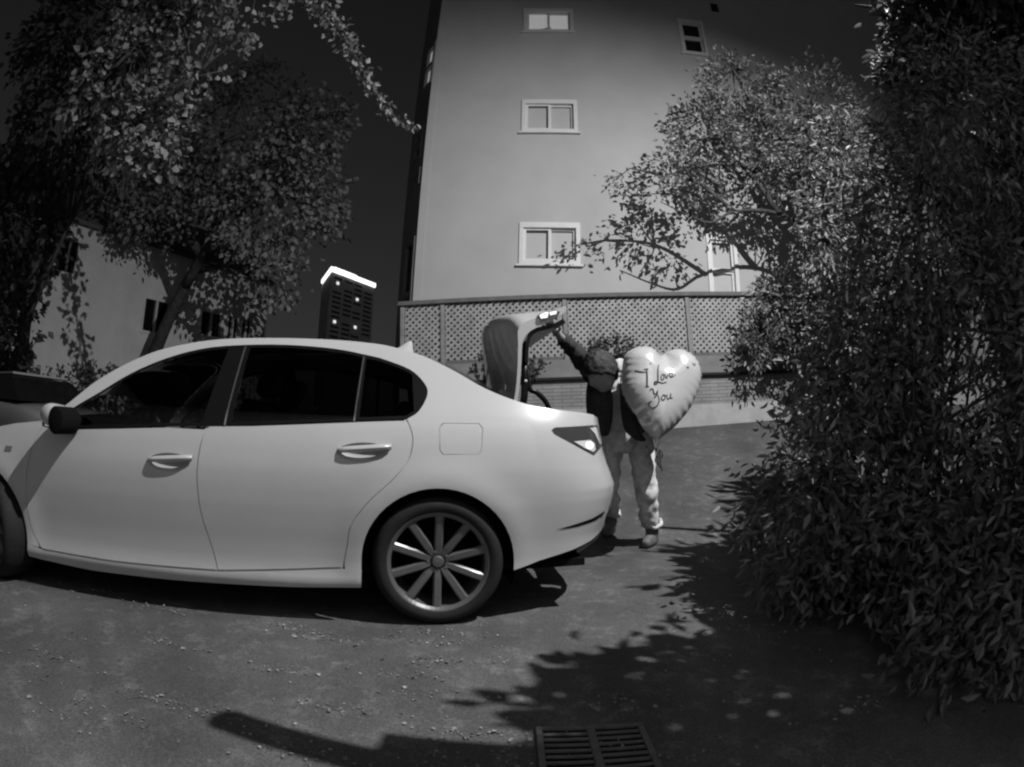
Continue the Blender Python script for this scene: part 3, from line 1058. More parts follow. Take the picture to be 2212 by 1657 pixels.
# side glass: a black frame with three openings, glass set back in each
def inset_poly(poly, k):
    P = np.array(poly)
    n = len(P)
    out = []
    ar = sum(P[i][0] * P[(i + 1) % n][1] - P[(i + 1) % n][0] * P[i][1] for i in range(n))
    sg = 1 if ar > 0 else -1
    for i in range(n):
        t_ = P[(i + 1) % n] - P[i - 1]
        t_ = t_ / (np.linalg.norm(t_) + 1e-9)
        out.append(tuple(P[i] + sg * k * np.array([-t_[1], t_[0]])))
    return out
def clipx(poly, x0a, x0b, keep):
    """clip by the line from (x0a, z=1.0) to (x0b, z=1.46)"""
    f = lambda p: keep * (p[0] - (x0a + (x0b - x0a) * (p[1] - 1.0) / .46))
    out = []
    for i in range(len(poly)):
        a, b_ = np.array(poly[i]), np.array(poly[(i + 1) % len(poly)])
        fa, fb = f(a), f(b_)
        if fa >= 0:
            out.append(tuple(a))
        if fa * fb < 0:
            out.append(tuple(a + (b_ - a) * fa / (fa - fb)))
    return out
inner = inset_poly(DLO_POLY, 0.018)
inner = [(x, z) for x, z in inner if not (x > -.11 and z < 1.3)]  # heavier corner behind the quarter light
win1 = clipx(inner, -1.235, -1.185, -1)
win2 = clipx(clipx(inner, -1.065, -1.055, 1), -.425, -.400, -1)
win3 = clipx(inner, -.395, -.375, 1)
fr_ = Panels()
fr_.add(DLO_POLY, [win1, win2, win3], step=0.03, lift=-.004, mirror=False)
fo_ = fr_.build('window_frame', M['black_trim'], car, True)
for q, nm in ((win1, 'window'), (win2, 'window'), (win3, 'quarter_window')):
    gp = Panels()
    gp.add(q, step=.05, lift=-.012, mirror=False)
    gp.build(nm, M['glass'], car, True)
for a, b_, wd, z0, z1 in ((-1.098, -1.083, .011, 1.008, 1.452), (-.416, -.392, .009, 1.045, 1.398)):  # front strip paints the pillar's bright reflection, rear one is a divider
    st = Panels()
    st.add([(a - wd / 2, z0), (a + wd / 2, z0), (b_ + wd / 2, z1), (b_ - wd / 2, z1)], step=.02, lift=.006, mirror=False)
    st.build('divider_glint_strip', M['chrome'], car)
wb = Panels()
wb.add([(-2.12, .9535), (-2.0, .9595), (-1.44, .9915), (-.96, 1.0135), (-.34, 1.0495), (-.16, 1.0575), (-.16, 1.0645), (-.34, 1.0585), (-.96, 1.0225), (-1.44, 1.0005), (-2.0, .9685), (-2.12, .9625)], step=.02, lift=.004, mirror=False)
wb.build('belt_strip', M['black_trim'], car)

# windscreen and rear glass
P = Panels()
P.grid(bridge(np.linspace(-2.30, -1.62, 14), lambda X: 0.05 + 0.16 * max(0, min(1, (-1.62 - X) / .68)), .035))
P.build('windscreen', M['glass'], car)
P = Panels()
P.grid(bridge(np.linspace(-.06, .47, 14), lambda X: 0.058 + .05 * math.sin(math.pi * min(1, max(0, (X + .06) / .53))), .012))
P.build('rear_window', M['glass'], car)

# inside: floor, seats, wheel, so that the tinted glass has something behind it
m_ = MB()
m_.box((-2.5, -.80, .26), (.80, .80, .30))
m_.box((-.10, -.74, .30), (-.06, .74, 1.10))
m_.box((.30, -.72, .60), (.86, .72, .62))
m_.box((-2.47, -.78, .30), (-2.40, .78, .93))
m_.box((-3.7, -.66, .25), (-2.5, .66, .32))
m_.build('floor_pan', M['dark'], car)
m_ = MB()
m_.box((-2.40, -.76, .80), (-2.02, .76, .93))
m_.build('dashboard', M['seat'], car, bevel=.03)
for y in (-.37, .37):
    for x in (-1.45, -.55):
        m_ = MB()
        m_.box((x - .25, y - .24, .45), (x + .25, y + .24, .60))
        T_ = Matrix.Translation((x + .24, y, .58)) @ Matrix.Rotation(R(18), 4, 'Y')
        m_.box((-.07, -.24, 0), (.07, .24, .60), T_)
        m_.box((-.05, -.13, .63), (.05, .13, .80), T_)
        m_.build('seat', M['seat'], car, bevel=.035)
m_ = MB()
T_ = Matrix.Translation((-1.93, -.37, .93)) @ Matrix.Rotation(R(-62), 4, 'Y')
m_.tube([T_ @ Vector((.185 * math.cos(a), .185 * math.sin(a), 0)) for a in np.linspace(0, 2 * math.pi, 33)], .016, 8, False)
m_.tube([T_ @ Vector((-.18, 0, 0)), T_ @ Vector((0, 0, -.02)), T_ @ Vector((.18, 0, 0))], .02, 6)
m_.build('steering_wheel', M['seat'], car, True)

# wheel arches
for cx_ in (0.0, -2.85):
    for sgn in (-1, 1):
        m_ = MB()
        k = [(cx_ + .40 * math.cos(a), .335 + .40 * math.sin(a)) for a in np.linspace(-.35, math.pi + .35, 30)]
        m_.grid([[(x, sgn * .882, z) for x, z in k], [(x, sgn * .56, z) for x, z in k]])
        m_.add([(x, sgn * .56, z) for x, z in k], [tuple(range(len(k)))])
        m_.build('wheel_arch', M['dark'], car, True, normals=False)

# wheels
def wheel(cx_, sgn, spin):
    wm_ = MB()
    steer = R(-24) if cx_ < -1 else 0          # the front wheels stand turned
    T_ = Matrix.Translation((cx_, sgn * (.905 - (.03 if cx_ < -1 else 0)), .335)) @ Matrix.Rotation(steer + (0 if sgn < 0 else math.pi), 4, 'Z')
    wm_.lathe([(.252, .004), (.262, -.004), (.285, -.012), (.308, -.010), (.325, .006), (.334, .03), (.336, .08), (.336, .16), (.332, .205), (.315, .23), (.27, .235), (.25, .22)], n=64, mtx=T_)
    tyre = wm_.build('wheel', M['rubber'], car, True)
    rm = MB()
    rm.lathe([(.238, .012), (.252, .000), (.259, -.003), (.262, .002), (.256, .012), (.247, .02), (.240, .05), (.235, .11), (.230, .2)], n=64, mtx=T_)
    for i in range(10):
        a = R(90 + spin + 36 * i)
        u = Vector((math.cos(a), 0, math.sin(a)))
        v = Vector((-math.sin(a), 0, math.cos(a)))
        secs = []
        for r, hw, y0, dp in ((.040, .017, .034, .05), (.085, .022, .026, .045), (.16, .022, .018, .035), (.222, .0225, .012, .03), (.250, .026, .010, .03)):
            secs.append([T_ @ (u * r + v * (hw * a_) + Vector((0, y0 + dp * b_, 0))) for a_, b_ in ((-1, .28), (-.62, 0), (.62, 0), (1, .28), (1, 1), (-1, 1))])
        k = len(rm.v)
        for s_ in secs:
            rm.v += [tuple(p) for p in s_]
        for q in range(len(secs) - 1):
            for j in range(6):
                a0, a1 = k + q * 6 + j, k + q * 6 + (j + 1) % 6
                rm.f.append((a0, a1, a1 + 6, a0 + 6))
    rim = rm.build('rim', M['alloy'], tyre)
    md = rim.data
    hb_ = MB()
    hb_.lathe([(.0001, .020), (.026, .022), (.030, .028), (.034, .045), (.062, .05), (.07, .07)], n=32, mtx=T_)
    for i in range(5):
        a = R(108 + spin + 72 * i)
        hb_.lathe([(.0001, .028), (.0085, .030), (.010, .05)], n=10, mtx=T_ @ Matrix.Translation((.052 * math.cos(a), 0, .052 * math.sin(a))))
    hb_.build('hub', M['alloy'], tyre)
    dk = MB()
    dk.lathe([(.0001, .12), (.15, .12), (.165, .125), (.165, .15), (.20, .19), (.236, .2)], n=40, mtx=T_)
    dk.build('brake_disc', M['dark'], tyre)
for cx_, spin in ((0.0, -3), (-2.85, 12)):
    for sgn in (-1, 1):
        wheel(cx_, sgn, spin)

# door mirror
mr_ = MB()
rows = []
for q in np.linspace(0, 1, 13):
    y = -.88 - .20 * q
    rr = (1 - (2 * q - 1) ** 4 * .55) ** .5 if q > .5 else 1 - .25 * (1 - q * 2) ** 2
    cx_, cz_ = -2.115 - .015 * q, 1.012 + .012 * q
    rows.append([(cx_ + (.072 if math.cos(a) > 0 else .068) * math.cos(a) * rr, y, cz_ + (.066 if math.sin(a) > 0 else .060) * math.sin(a) * rr) for a in np.linspace(0, 2 * math.pi, 21)])
mr_.grid(rows)
n0 = len(rows[0])
mr_.f.append(tuple(range(n0 - 1)))
mr_.f.append(tuple(len(mr_.v) - n0 + i for i in reversed(range(n0 - 1))))
mo = mr_.build('door_mirror', M['paint'], car, True)
mk = MB()
mk.prism([(-2.066 + .068 * math.cos(a) * (.75 if math.cos(a) < 0 else 1.0), .996 + .074 * math.sin(a)) for a in np.linspace(0, 2 * math.pi, 25)[:-1]], -1.083, -.90)
mk.tube([(-2.13, -.86, .955), (-2.125, -.93, .96), (-2.12, -.99, .975)], [.035, .032, .03], 8)
mk.build('mirror_back', M['dark'], mo, True, bevel=.01)

# tail lamp
tl_ = Panels()
tc_ = np.mean(TL, 0)
tl_.add([tuple(tc_ + (np.array(p) - tc_) * .985) for p in TL], step=.02, lift=-.002, mirror=False)
to = tl_.build('tail_lamp', M['lens'], car, True)
for poly in ([(.795, 1.015), (.832, 1.020), (.852, .925), (.843, .918), (.818, .985)], [(.700, .945), (.79, .950), (.812, .93), (.815, .895), (.80, .885), (.76, .905)]):  # pale strips painted on as the lens's reflection of the lamp
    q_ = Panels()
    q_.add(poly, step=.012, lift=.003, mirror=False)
    q_.build('reflector_glint', M['reflector_glint'], to)
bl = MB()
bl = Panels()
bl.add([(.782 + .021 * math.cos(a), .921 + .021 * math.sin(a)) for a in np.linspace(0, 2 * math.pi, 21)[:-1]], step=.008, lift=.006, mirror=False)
bl.build('bulb_glint', M['glint'], to)  # glowing disc painted in for the glint, the lamp is not lit

# bumper slit and lower valance
vs_ = Panels()
vs_.add([(.60, .485), (.70, .503), (.80, .522), (.868, .545), (.868, .53), (.82, .505), (.72, .49)], step=.015, lift=.0025, mirror=False)
vs_.build('bumper_slit', M['black_trim'], car, True)
P = []
for z, ins in ((.42, .01), (.36, .03), (.30, .09)):
    row = []
    for u in np.linspace(.25, 1, 16):
        a, w0, f, us = wrap(.45)
        row.append((S0 + a * u - ins, -(w0 - ins) * (1 - min(u, .99999) ** PW) ** (1 / PW), z))
    P.append(row + [(x_, -y_, z_) for x_, y_, z_ in reversed(row[:-1])])
v_ = Panels(); v_.grid(P); v_.build('rear_valance', M['black_trim'], car)
m_ = MB()
m_.box((-2.3, -.80, .20), (-.42, .80, .26))
m_.build('underbody', M['dark'], car)

# roof fin
m_ = MB()
rows = []
for q in np.linspace(0, 1, 10):
    z = 1.515 + .075 * q
    x0, x1 = -.30 + .14 * q ** .7, -.12 - .012 * q
    wd = .022 * (1 - q) + .003
    rows.append([(x0 + (x1 - x0) * (.5 - .5 * math.cos(a)), wd * math.sin(a), z) for a in np.linspace(0, 2 * math.pi, 17)])
m_.grid(rows)
m_.f.append(tuple(len(m_.v) - 17 + i for i in range(16)))
m_.build('roof_fin', M['paint'], car, True)

# open boot lid: a long skin standing up, its tail folded over to the rear
lid_e = [(.455, 1.16), (.470, 1.28), (.478, 1.42), (.480, 1.54), (.478, 1.60), (.487, 1.635), (.515, 1.660), (.56, 1.672), (.62, 1.684), (.70, 1.703), (.77, 1.728)]
lid_i = [(.474, 1.16), (.490, 1.28), (.499, 1.42), (.504, 1.53), (.516, 1.57), (.545, 1.60), (.585, 1.617), (.64, 1.632), (.70, 1.650), (.76, 1.692), (.77, 1.722)]
def lid_rows(prof, sgn=1):
    rows = []
    for v in np.linspace(-1, 1, 25):
        c = 1 - abs(v) ** 2.2
        edge = max(0, (abs(v) - .82) / .18) ** 2
        row = []
        for x, z in prof:
            up_ = max(0, min(1, (z - 1.16) / .4))
            top_ = max(0, min(1, (x - .50) / .2))
            row.append((x - .012 - .115 * c * up_ * (1 - top_) + .05 * top_ * c, v * .60, z + .075 * c * max(up_ - .6, 0) / .4 * 1.0 - .045 * edge * up_ * (1 - top_)))
        rows.append(row)
    return rows
lidp = MB()
lidp.grid(lid_rows(spline(lid_e, 3)))
k0 = len(lidp.v)
lidp.grid(lid_rows(spline(lid_i, 3)))
nc = len(spline(lid_e, 3))
for base_, flip in ((0, False), (24 * nc, True)):
    for j in range(nc - 1):
        a, b_ = base_ + j, base_ + j + 1
        lidp.f.append((a, b_, k0 + b_, k0 + a))
for i in range(24):
    for j in (0, nc - 1):
        a, b_ = i * nc + j, (i + 1) * nc + j
        lidp.f.append((a, b_, k0 + b_, k0 + a))
lo_ = lidp.build('boot_lid', M['paint'], car, True)
md = lo_.modifiers.new('split', 'EDGE_SPLIT'); md.split_angle = R(40)
def lid_cap(poly, name, m, parent, y0=-.612, y1=-.585):
    q_ = MB()
    q_.prism(poly, y0, y1)
    return q_.build(name, m, parent)
lamp_ = lid_cap([(.585, 1.668), (.60, 1.632), (.70, 1.656), (.715, 1.69), (.69, 1.699), (.62, 1.682)], 'tail_lamp', M['lens'], lo_)
lid_cap([(.590, 1.664), (.600, 1.644), (.637, 1.652), (.645, 1.684), (.62, 1.680)], 'reflector_glint', M['glint'], lamp_, -.618, -.611)  # glowing patches put in for the glints on the lid lamp
lid_cap([(.65, 1.684), (.655, 1.666), (.69, 1.676), (.695, 1.694)], 'reflector_glint', M['glint'], lamp_, -.618, -.611)
trim = MB()
tp = spline([(.510, 1.40), (.518, 1.52), (.535, 1.565), (.565, 1.590), (.62, 1.607), (.68, 1.624), (.74, 1.655)], 4)
trim.grid([[(x + dx, y, z + dz) for x, z in tp] for y, dx, dz in ((-.585, 0, 0), (-.585, .018, -.022), (.585, .018, -.022), (.585, 0, 0))])
trim.build('lid_lining', M['black_trim'], lo_)
for y in (-.50, .50):
    hg = MB()
    hp_ = smooth_curve([(.515, y, 1.40), (.535, y, 1.34), (.555, y, 1.25), (.60, y, 1.225), (.655, y, 1.17), (.685, y, 1.09), (.69, y, .98), (.67, y, .86)], 5)
    hg.tube(hp_, .016, 8)
    hg.tube([(.525, y, 1.42), (.53, y, 1.30), (.525, y, 1.20), (.50, y, 1.05)], [.018, .022, .022, .02], 8)
    hg.build('boot_hinge', M['black_trim'], car, True)
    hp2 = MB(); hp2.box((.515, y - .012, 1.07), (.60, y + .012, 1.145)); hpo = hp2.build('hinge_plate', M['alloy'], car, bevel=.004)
    for x, z in ((.530, 1.29), (.535, 1.095), (.585, 1.095)):  # plate and studs added to give the bright spots at the hinge
        bt = MB(); bt.lathe([(.0001, -.014), (.008, -.012), (.011, 0)], n=12, mtx=Matrix.Translation((x, y - .013, z))); bt.build('glint_stud', M['reflector_glint'], hpo, True)
#PART4
# ------------------------------------------------------------------ person bending at the open boot
J = {'pelvis': (0.99, 4.48, 0.998), 'lhip': (1.085, 4.42, 0.955), 'rhip': (0.885, 4.55, 0.965), 'lknee': (1.115, 4.26, 0.575), 'lank': (1.228, 4.42, 0.17),
     'rknee': (0.835, 4.48, 0.60), 'rank': (0.925, 4.74, 0.235), 'spine': (0.935, 4.40, 1.165), 'chest': (0.845, 4.25, 1.335), 'neck': (0.765, 4.14, 1.425),
     'rsh': (0.650, 4.19, 1.475), 'relb': (0.444, 3.94, 1.640), 'rwr': (0.313, 3.74, 1.712), 'lsh': (0.930, 4.26, 1.395), 'lelb': (1.005, 4.16, 1.115), 'lwr': (1.066, 4.0, 0.965)}
J = {k: Vector(v) for k, v in J.items()}
pe = empty('person', (1.05, 4.5, ground(1.05, 4.5)))
tag(pe, 'person in an open dark jacket bending at the car boot with a heart balloon', 'person')
PI_ = Matrix.Translation(-Vector(pe.location))
def pskin(name, names, edges, radii, m, sub=2, root=0, crease=0.0):
    vs = [(J[n] if isinstance(n, str) else Vector(n)) for n in names]
    o = skin(name, vs, edges, radii, m, None, sub, root)
    o.data.transform(PI_)
    o.parent = pe
    if crease:
        tx = bpy.data.textures.new(name + '_creases', 'CLOUDS')
        tx.noise_scale = .085
        dm = o.modifiers.new('creases', 'DISPLACE'); dm.texture = tx; dm.strength = crease; dm.texture_coords = 'LOCAL'
    return o

def hand(wr, fwd, palm_n, curl, side_):
    """palm and five separate fingers grown from the wrist; returns vertices, edges, radii"""
    fwd = Vector(fwd).normalized()
    pn = Vector(palm_n)
    pn = (pn - fwd * pn.dot(fwd)).normalized()
    sd = fwd.cross(pn).normalized() * side_
    V, E_, R_ = [Vector(wr), Vector(wr) + fwd * .045, Vector(wr) + fwd * .078], [(0, 1), (1, 2)], [(.022, .028), (.020, .036), (.015, .034)]
    for i, (off, ln) in enumerate(((-.030, .068), (-.010, .078), (.011, .072), (.030, .056))):
        p = V[2] + sd * off + fwd * .006
        V.append(p); R_.append((.0105, .0105)); E_.append((2, len(V) - 1))
        d = fwd.copy()
        for k in range(3):
            d = (d * math.cos(curl) + pn * math.sin(curl)).normalized()
            pn2 = pn
            p = p + d * ln * (.45, .32, .26)[k]
            V.append(p); R_.append((.0095 - .0012 * k,) * 2); E_.append((len(V) - 2, len(V) - 1))
    p = V[0] + fwd * .025 - sd * .030
    V.append(p); R_.append((.0125, .0125)); E_.append((1, len(V) - 1))
    for k, l_ in enumerate((.032, .026)):
        p = p + (fwd * .75 - sd * (.55 - .4 * k) + pn * (.25 + .3 * k)).normalized() * l_
        V.append(p); R_.append((.0105 - .0015 * k,) * 2); E_.append((len(V) - 2, len(V) - 1))
    return V, E_, R_

names = ['pelvis', 'spine', 'chest', 'neck', 'rsh', 'relb', 'rwr', 'lsh', 'lelb', 'lwr', 'rhip', 'rknee', 'rank', 'lhip', 'lknee', 'lank']
bv = [J[n] for n in names]
be = [(0, 1), (1, 2), (2, 3), (2, 4), (4, 5), (5, 6), (2, 7), (7, 8), (8, 9), (0, 10), (10, 11), (11, 12), (0, 13), (13, 14), (14, 15)]
br = [(.13, .10), (.125, .09), (.13, .10), (.052, .052), (.055, .055), (.042, .042), (.028, .028), (.055, .055), (.042, .042), (.028, .028), .085, .058, .042, .085, .058, .042]
for wr, fwd, pn, curl, sd_ in ((6, (-.45, -.62, .34), (0.2, .3, 1), .42, 1), (9, (.12, -.25, -.95), (-.9, -.2, .1), .5, -1)):
    hv, he, hr = hand(bv[wr], fwd, pn, curl, sd_)
    k = len(bv)
    bv += hv[1:]
    br += hr[1:]
    be += [((wr if a == 0 else k + a - 1), (wr if b_ == 0 else k + b_ - 1)) for a, b_ in he]
# head axis vertex
bv.append(Vector((0.715, 4.06, 1.455))); br.append((.05, .055)); be.append((3, len(bv) - 1))
bod = skin('body', bv, be, br, M['skin'], None, 1, 0)
# head shaped from a sphere: brow, sockets, nose, mouth, chin, ears, part of the same mesh
HC = Vector((0.678, 3.98, 1.472))
hf = Vector((-.78, -.42, -.47)).normalized()
hu = Vector((-.40, -.16, .90)); hu = (hu - hf * hu.dot(hf)).normalized()
hr_ = hf.cross(hu).normalized()
HB = Matrix(((hr_.x, hf.x, hu.x, HC.x), (hr_.y, hf.y, hu.y, HC.y), (hr_.z, hf.z, hu.z, HC.z), (0, 0, 0, 1)))
def gs(a, b_, s):
    return math.exp(-((a / s) ** 2 + (b_ / s) ** 2))
def head_pt(th, ph, grow=1.0):
    x, y, z = math.cos(ph) * math.sin(th), math.cos(ph) * math.cos(th), math.sin(ph)
    px_, py_, pz_ = x * .076, y * .097, z * .118
    if pz_ < 0:
        px_ *= 1 - .30 * (-pz_ / .118) ** 1.5
        py_ = py_ * (1 - .12 * (-pz_ / .118)) + .012 * (-pz_ / .118)
    if y > 0:
        py_ += .026 * gs(px_, (pz_ + .032) * .6, .013)          # nose
        py_ -= .012 * (gs(px_ - .031, pz_ + .004, .017) + gs(px_ + .031, pz_ + .004, .017))   # sockets
        py_ += .006 * gs(px_ * .4, pz_ - .022, .016)            # brow
        py_ += .007 * gs(px_ * .5, pz_ + .066, .009)            # lips
        py_ -= .005 * gs(px_ * .4, pz_ + .083, .008)
        py_ += .010 * gs(px_, pz_ + .103, .018)                 # chin
    grow *= 1.30
    return Vector((px_ * grow, py_ * grow, pz_ * grow))
hm = MB()
nth, nph = 48, 30
rows = [[HB @ head_pt(2 * math.pi * j / nth, R(-89 + 178 * i / nph)) for j in range(nth + 1)] for i in range(nph + 1)]
hm.grid(rows)
for sx in (-1, 1):
    er = []
    for q in np.linspace(0, 1, 7):
        er.append([HB @ Vector((sx * (.094 + .014 * q), -.014 + (.023 * math.cos(a) - .009 * q) * (1 - .25 * q), -.012 + .039 * math.sin(a) * (1 - .2 * q))) for a in np.linspace(0, 2 * math.pi, 17)])
    hm.grid(er)
    hm.grid([er[-1], [HB @ Vector((sx * .100, -.016 + .012 * math.cos(a), -.010 + .021 * math.sin(a))) for a in np.linspace(0, 2 * math.pi, 17)]])
bm = bmesh.new(); bm.from_mesh(bod.data)
k = len(bm.verts)
vv = [bm.verts.new(v) for v in hm.v]
for f in hm.f:
    try:
        fc_ = bm.faces.new([vv[i] for i in f]); fc_.smooth = True
    except ValueError:
        pass
bmesh.ops.remove_doubles(bm, verts=vv, dist=1e-5)
bm.to_mesh(bod.data); bm.free()
bod.data.transform(PI_); bod.parent = pe
# hair: a shell over crown, sides and nape
hm = MB()
rows = []
for i in range(20):
    row = []
    for j in range(nth + 1):
        th = 2 * math.pi * j / nth
        front = .5 + .5 * math.cos(th)
        low = -42 + 54 * front ** 1.4 + (6 if abs(math.sin(th)) > .9 else 0)
        ph = low + (89 - low) * i / 19
        g_ = 1.17 + .025 * math.sin(9 * th + i) * .6 + .02 * math.sin(5 * ph * .1 + 3 * th)
        if i == 0:
            g_ = 1.03
        row.append(HB @ head_pt(th, R(ph), g_))
    rows.append(row)
hm.grid(rows)
hm.v = [PI_ @ Vector(v) for v in hm.v]
hro = hm.build('hair', M['hair'], pe, True)
tx = bpy.data.textures.new('hair_tufts', 'CLOUDS')
tx.noise_scale = .03
dm = hro.modifiers.new('tufts', 'DISPLACE'); dm.texture = tx; dm.strength = .03; dm.texture_coords = 'LOCAL'
for sx in (-1, 1):
    em = MB()
    c_ = HB @ Vector((sx * .039, .103, -.007))
    em.lathe([(.0001, -.010), (.008, -.006), (.011, 0), (.008, .006), (.0001, .010)], n=10, mtx=PI_ @ Matrix.Translation(c_))
    em.build('eye', M['collar'], pe, True)

# clothes
pskin('shirt', ['pelvis', 'spine', 'chest', 'neck', 'rsh', 'lsh', (.80, 4.17, 1.395)], [(0, 1), (1, 2), (2, 6), (6, 3), (2, 4), (2, 5)], [(.150, .115), (.145, .115), (.150, .12), (.062, .062), (.075, .075), (.075, .075), (.11, .09)], M['shirt'], 3, crease=.035)
tv = ['pelvis', 'lhip', 'lknee', (1.165, 4.345, .345), (1.226, 4.415, .205), 'rhip', 'rknee', (.878, 4.59, .40), (.92, 4.71, .27)]
pskin('trousers', tv, [(0, 1), (1, 2), (2, 3), (3, 4), (0, 5), (5, 6), (6, 7), (7, 8)], [(.160, .13), .120, .100, .088, .076, .120, .096, .084, .072], M['trousers'], 3, crease=.05)
# folds at the cuffs
for c_, r in (((1.218, 4.41, .235), .080), ((.915, 4.70, .285), .072)):
    cf = MB()
    cf.tube([PI_ @ (Vector(c_) + Vector((r * math.cos(a), r * math.sin(a), .022 * math.sin(2 * a + r * 90) + .008 * math.sin(5 * a)))) for a in np.linspace(0, 2 * math.pi, 25)], .019, 6, False)
    cf.build('trouser_cuff', M['trousers'], pe, True)
for heel, toe, ank in (((1.250, 4.455, .0), (1.125, 4.265, .0), J['lank']), ((.950, 4.785, .0), (.845, 4.595, .0), J['rank'])):
    gz_ = ground(heel[0], heel[1])
    gt = ground(toe[0], toe[1])
    h_, t_ = Vector((heel[0], heel[1], gz_ + .048)), Vector((toe[0], toe[1], gt + .042))
    mid_ = (h_ + t_) / 2
    pskin('boot', [ank + Vector((0, 0, .06)), ank - Vector((0, 0, .03)), h_ + (t_ - h_) * .12, mid_ + Vector((0, 0, .012)), t_ + (h_ - t_) * .18, t_], [(0, 1), (1, 2), (2, 3), (3, 4), (4, 5), (1, 3)], [.062, .058, .048, .052, .048, .034], M['boot'])
sv = ['chest', 'rsh', 'relb', (.345, 3.79, 1.696), 'lsh', 'lelb', (1.052, 4.035, 1.005)]
pskin('jacket_sleeves', sv, [(0, 1), (1, 2), (2, 3), (0, 4), (4, 5), (5, 6)], [(.135, .125), .088, .066, .052, .088, .068, .056], M['jacket'], 3, crease=.045)
def cloth(name, rows, m, th=.018):
    q_ = MB()
    n_ = len(rows[0])
    rr = [smooth_curve(r, 4) for r in rows]
    cols = [smooth_curve([r[j] for r in rr], 4) for j in range(len(rr[0]))]
    q_.grid(cols)
    q_.v = [PI_ @ Vector(v) for v in q_.v]
    o = q_.build(name, m, pe, True)
    sd_ = o.modifiers.new('thick', 'SOLIDIFY'); sd_.thickness = th; sd_.offset = 0
    return o
# hanging halves of the open jacket and its back
cloth('jacket_front', [[(.60, 4.05, 1.46), (.665, 4.03, 1.43), (.745, 4.04, 1.40)], [(.575, 4.06, 1.33), (.665, 4.02, 1.31), (.775, 4.06, 1.29)], [(.59, 4.12, 1.17), (.675, 4.08, 1.15), (.79, 4.12, 1.14)], [(.635, 4.2, 1.06), (.70, 4.16, 1.03), (.790, 4.2, 1.045)], [(.70, 4.22, 1.03), (.73, 4.19, .985), (.775, 4.22, .99)]], M['jacket'])
cloth('jacket_front', [[(.845, 4.08, 1.43), (.90, 4.09, 1.42), (.98, 4.16, 1.42)], [(.845, 4.08, 1.28), (.915, 4.07, 1.27), (1.02, 4.14, 1.27)], [(.865, 4.10, 1.13), (.95, 4.06, 1.11), (1.05, 4.12, 1.12)], [(.90, 4.12, 1.03), (.99, 4.07, 1.0), (1.08, 4.10, 1.02)], [(.975, 4.12, .965), (1.03, 4.08, .945), (1.085, 4.08, .955)]], M['jacket'])
cloth('jacket_back', [[(.62, 4.24, 1.545), (.77, 4.30, 1.545), (.96, 4.36, 1.475)], [(.63, 4.36, 1.38), (.83, 4.45, 1.40), (1.05, 4.42, 1.33)], [(.70, 4.52, 1.14), (.92, 4.60, 1.17), (1.13, 4.50, 1.12)], [(.76, 4.60, .99), (.97, 4.68, 1.0), (1.15, 4.56, .98)]], M['jacket'])
cloth('collar', [[(.775, 4.06, 1.555), (.83, 4.07, 1.588), (.875, 4.12, 1.59)], [(.80, 4.05, 1.52), (.835, 4.05, 1.53), (.862, 4.09, 1.545)], [(.825, 4.06, 1.49), (.838, 4.05, 1.488), (.848, 4.07, 1.50)]], M['collar'], .012)

# ------------------------------------------------------------------ heart balloon
KB = 3.85 / 4.05
bc = Vector((1.162 * KB, 3.85, H + .368 * KB))
ba = empty('heart_balloon', bc)
ba.rotation_euler = (R(-12), 0, R(6))
tag(ba, 'large pearly heart shaped foil balloon with looping dark script lettering held by the person', 'balloon')
OUT = [(-0.057, -0.403), (-0.106, -0.377), (-0.172, -0.305), (-0.216, -0.223), (-0.254, -0.175), (-0.287, -0.115), (-0.314, -0.055), (-0.320, -0.000), (-0.314, 0.066), (-0.305, 0.139), (-0.292, 0.202), (-0.266, 0.251), (-0.217, 0.287), (-0.162, 0.307), (-0.091, 0.312), (-0.031, 0.293), (0.024, 0.257), (0.08, 0.285), (0.149, 0.304), (0.206, 0.304), (0.274, 0.277), (0.325, 0.238), (0.359, 0.174), (0.369, 0.105), (0.354, 0.034), (0.321, -0.041), (0.281, -0.107), (0.224, -0.186), (0.151, -0.26), (0.085, -0.318), (0.024, -0.361), (-0.019, -0.392)]
OUT = spline([(x * KB, z * KB * 1.05) for x, z in OUT] + [(OUT[0][0] * KB, OUT[0][1] * KB * 1.05)], 4)[:-1]
OA = np.array(OUT)
def seam_dist(x, z):
    a, b_ = OA, np.roll(OA, -1, 0)
    p = np.array((x, z))
    ab = b_ - a
    t_ = np.clip(((p - a) * ab).sum(1) / (ab ** 2).sum(1), 0, 1)
    q_ = a + ab * t_[:, None]
    dd = np.hypot(*(q_ - p).T)
    i = int(dd.argmin())
    return float(dd[i]), i + t_[i]
def puff(x, z):
    d, i = seam_dist(x, z)
    q_ = min(1.0, d / .21)
    h_ = .15 * math.sqrt(max(0, 1 - (1 - q_) ** 2))
    h_ += .010 * math.sin(i * 1.9) * math.exp(-d / .035) * min(1, d / .012)      # puckers along the seam
    h_ -= .035 * gs(x - .026, (z - .20) * .6, .06)                                # dip below the notch
    return h_
pts = list(OUT)
edges = [(i, (i + 1) % len(OUT)) for i in range(len(OUT))]
B_ = np.array(OUT)
zi, z = 0, -.42
while z < .32:
    x = -.36 + (.008 if zi % 2 else 0)
    while x < .38:
        if inside((x, z), OUT) and ((B_ - (x, z)) ** 2).sum(1).min() > .008 ** 2:
            pts.append((x, z))
        x += .016
    z += .0139
    zi += 1
V, E_, F_, *_ = delaunay_2d_cdt([Vector(p) for p in pts], edges, [], 0, 1e-5)
hb_ = MB()
n = len(V)
TM = Matrix.Rotation(R(-10), 4, 'X') @ Matrix.Rotation(R(8), 4, 'Z')
hs_ = [puff(p.x, p.y) if i >= 0 else 0 for i, p in enumerate(V)]
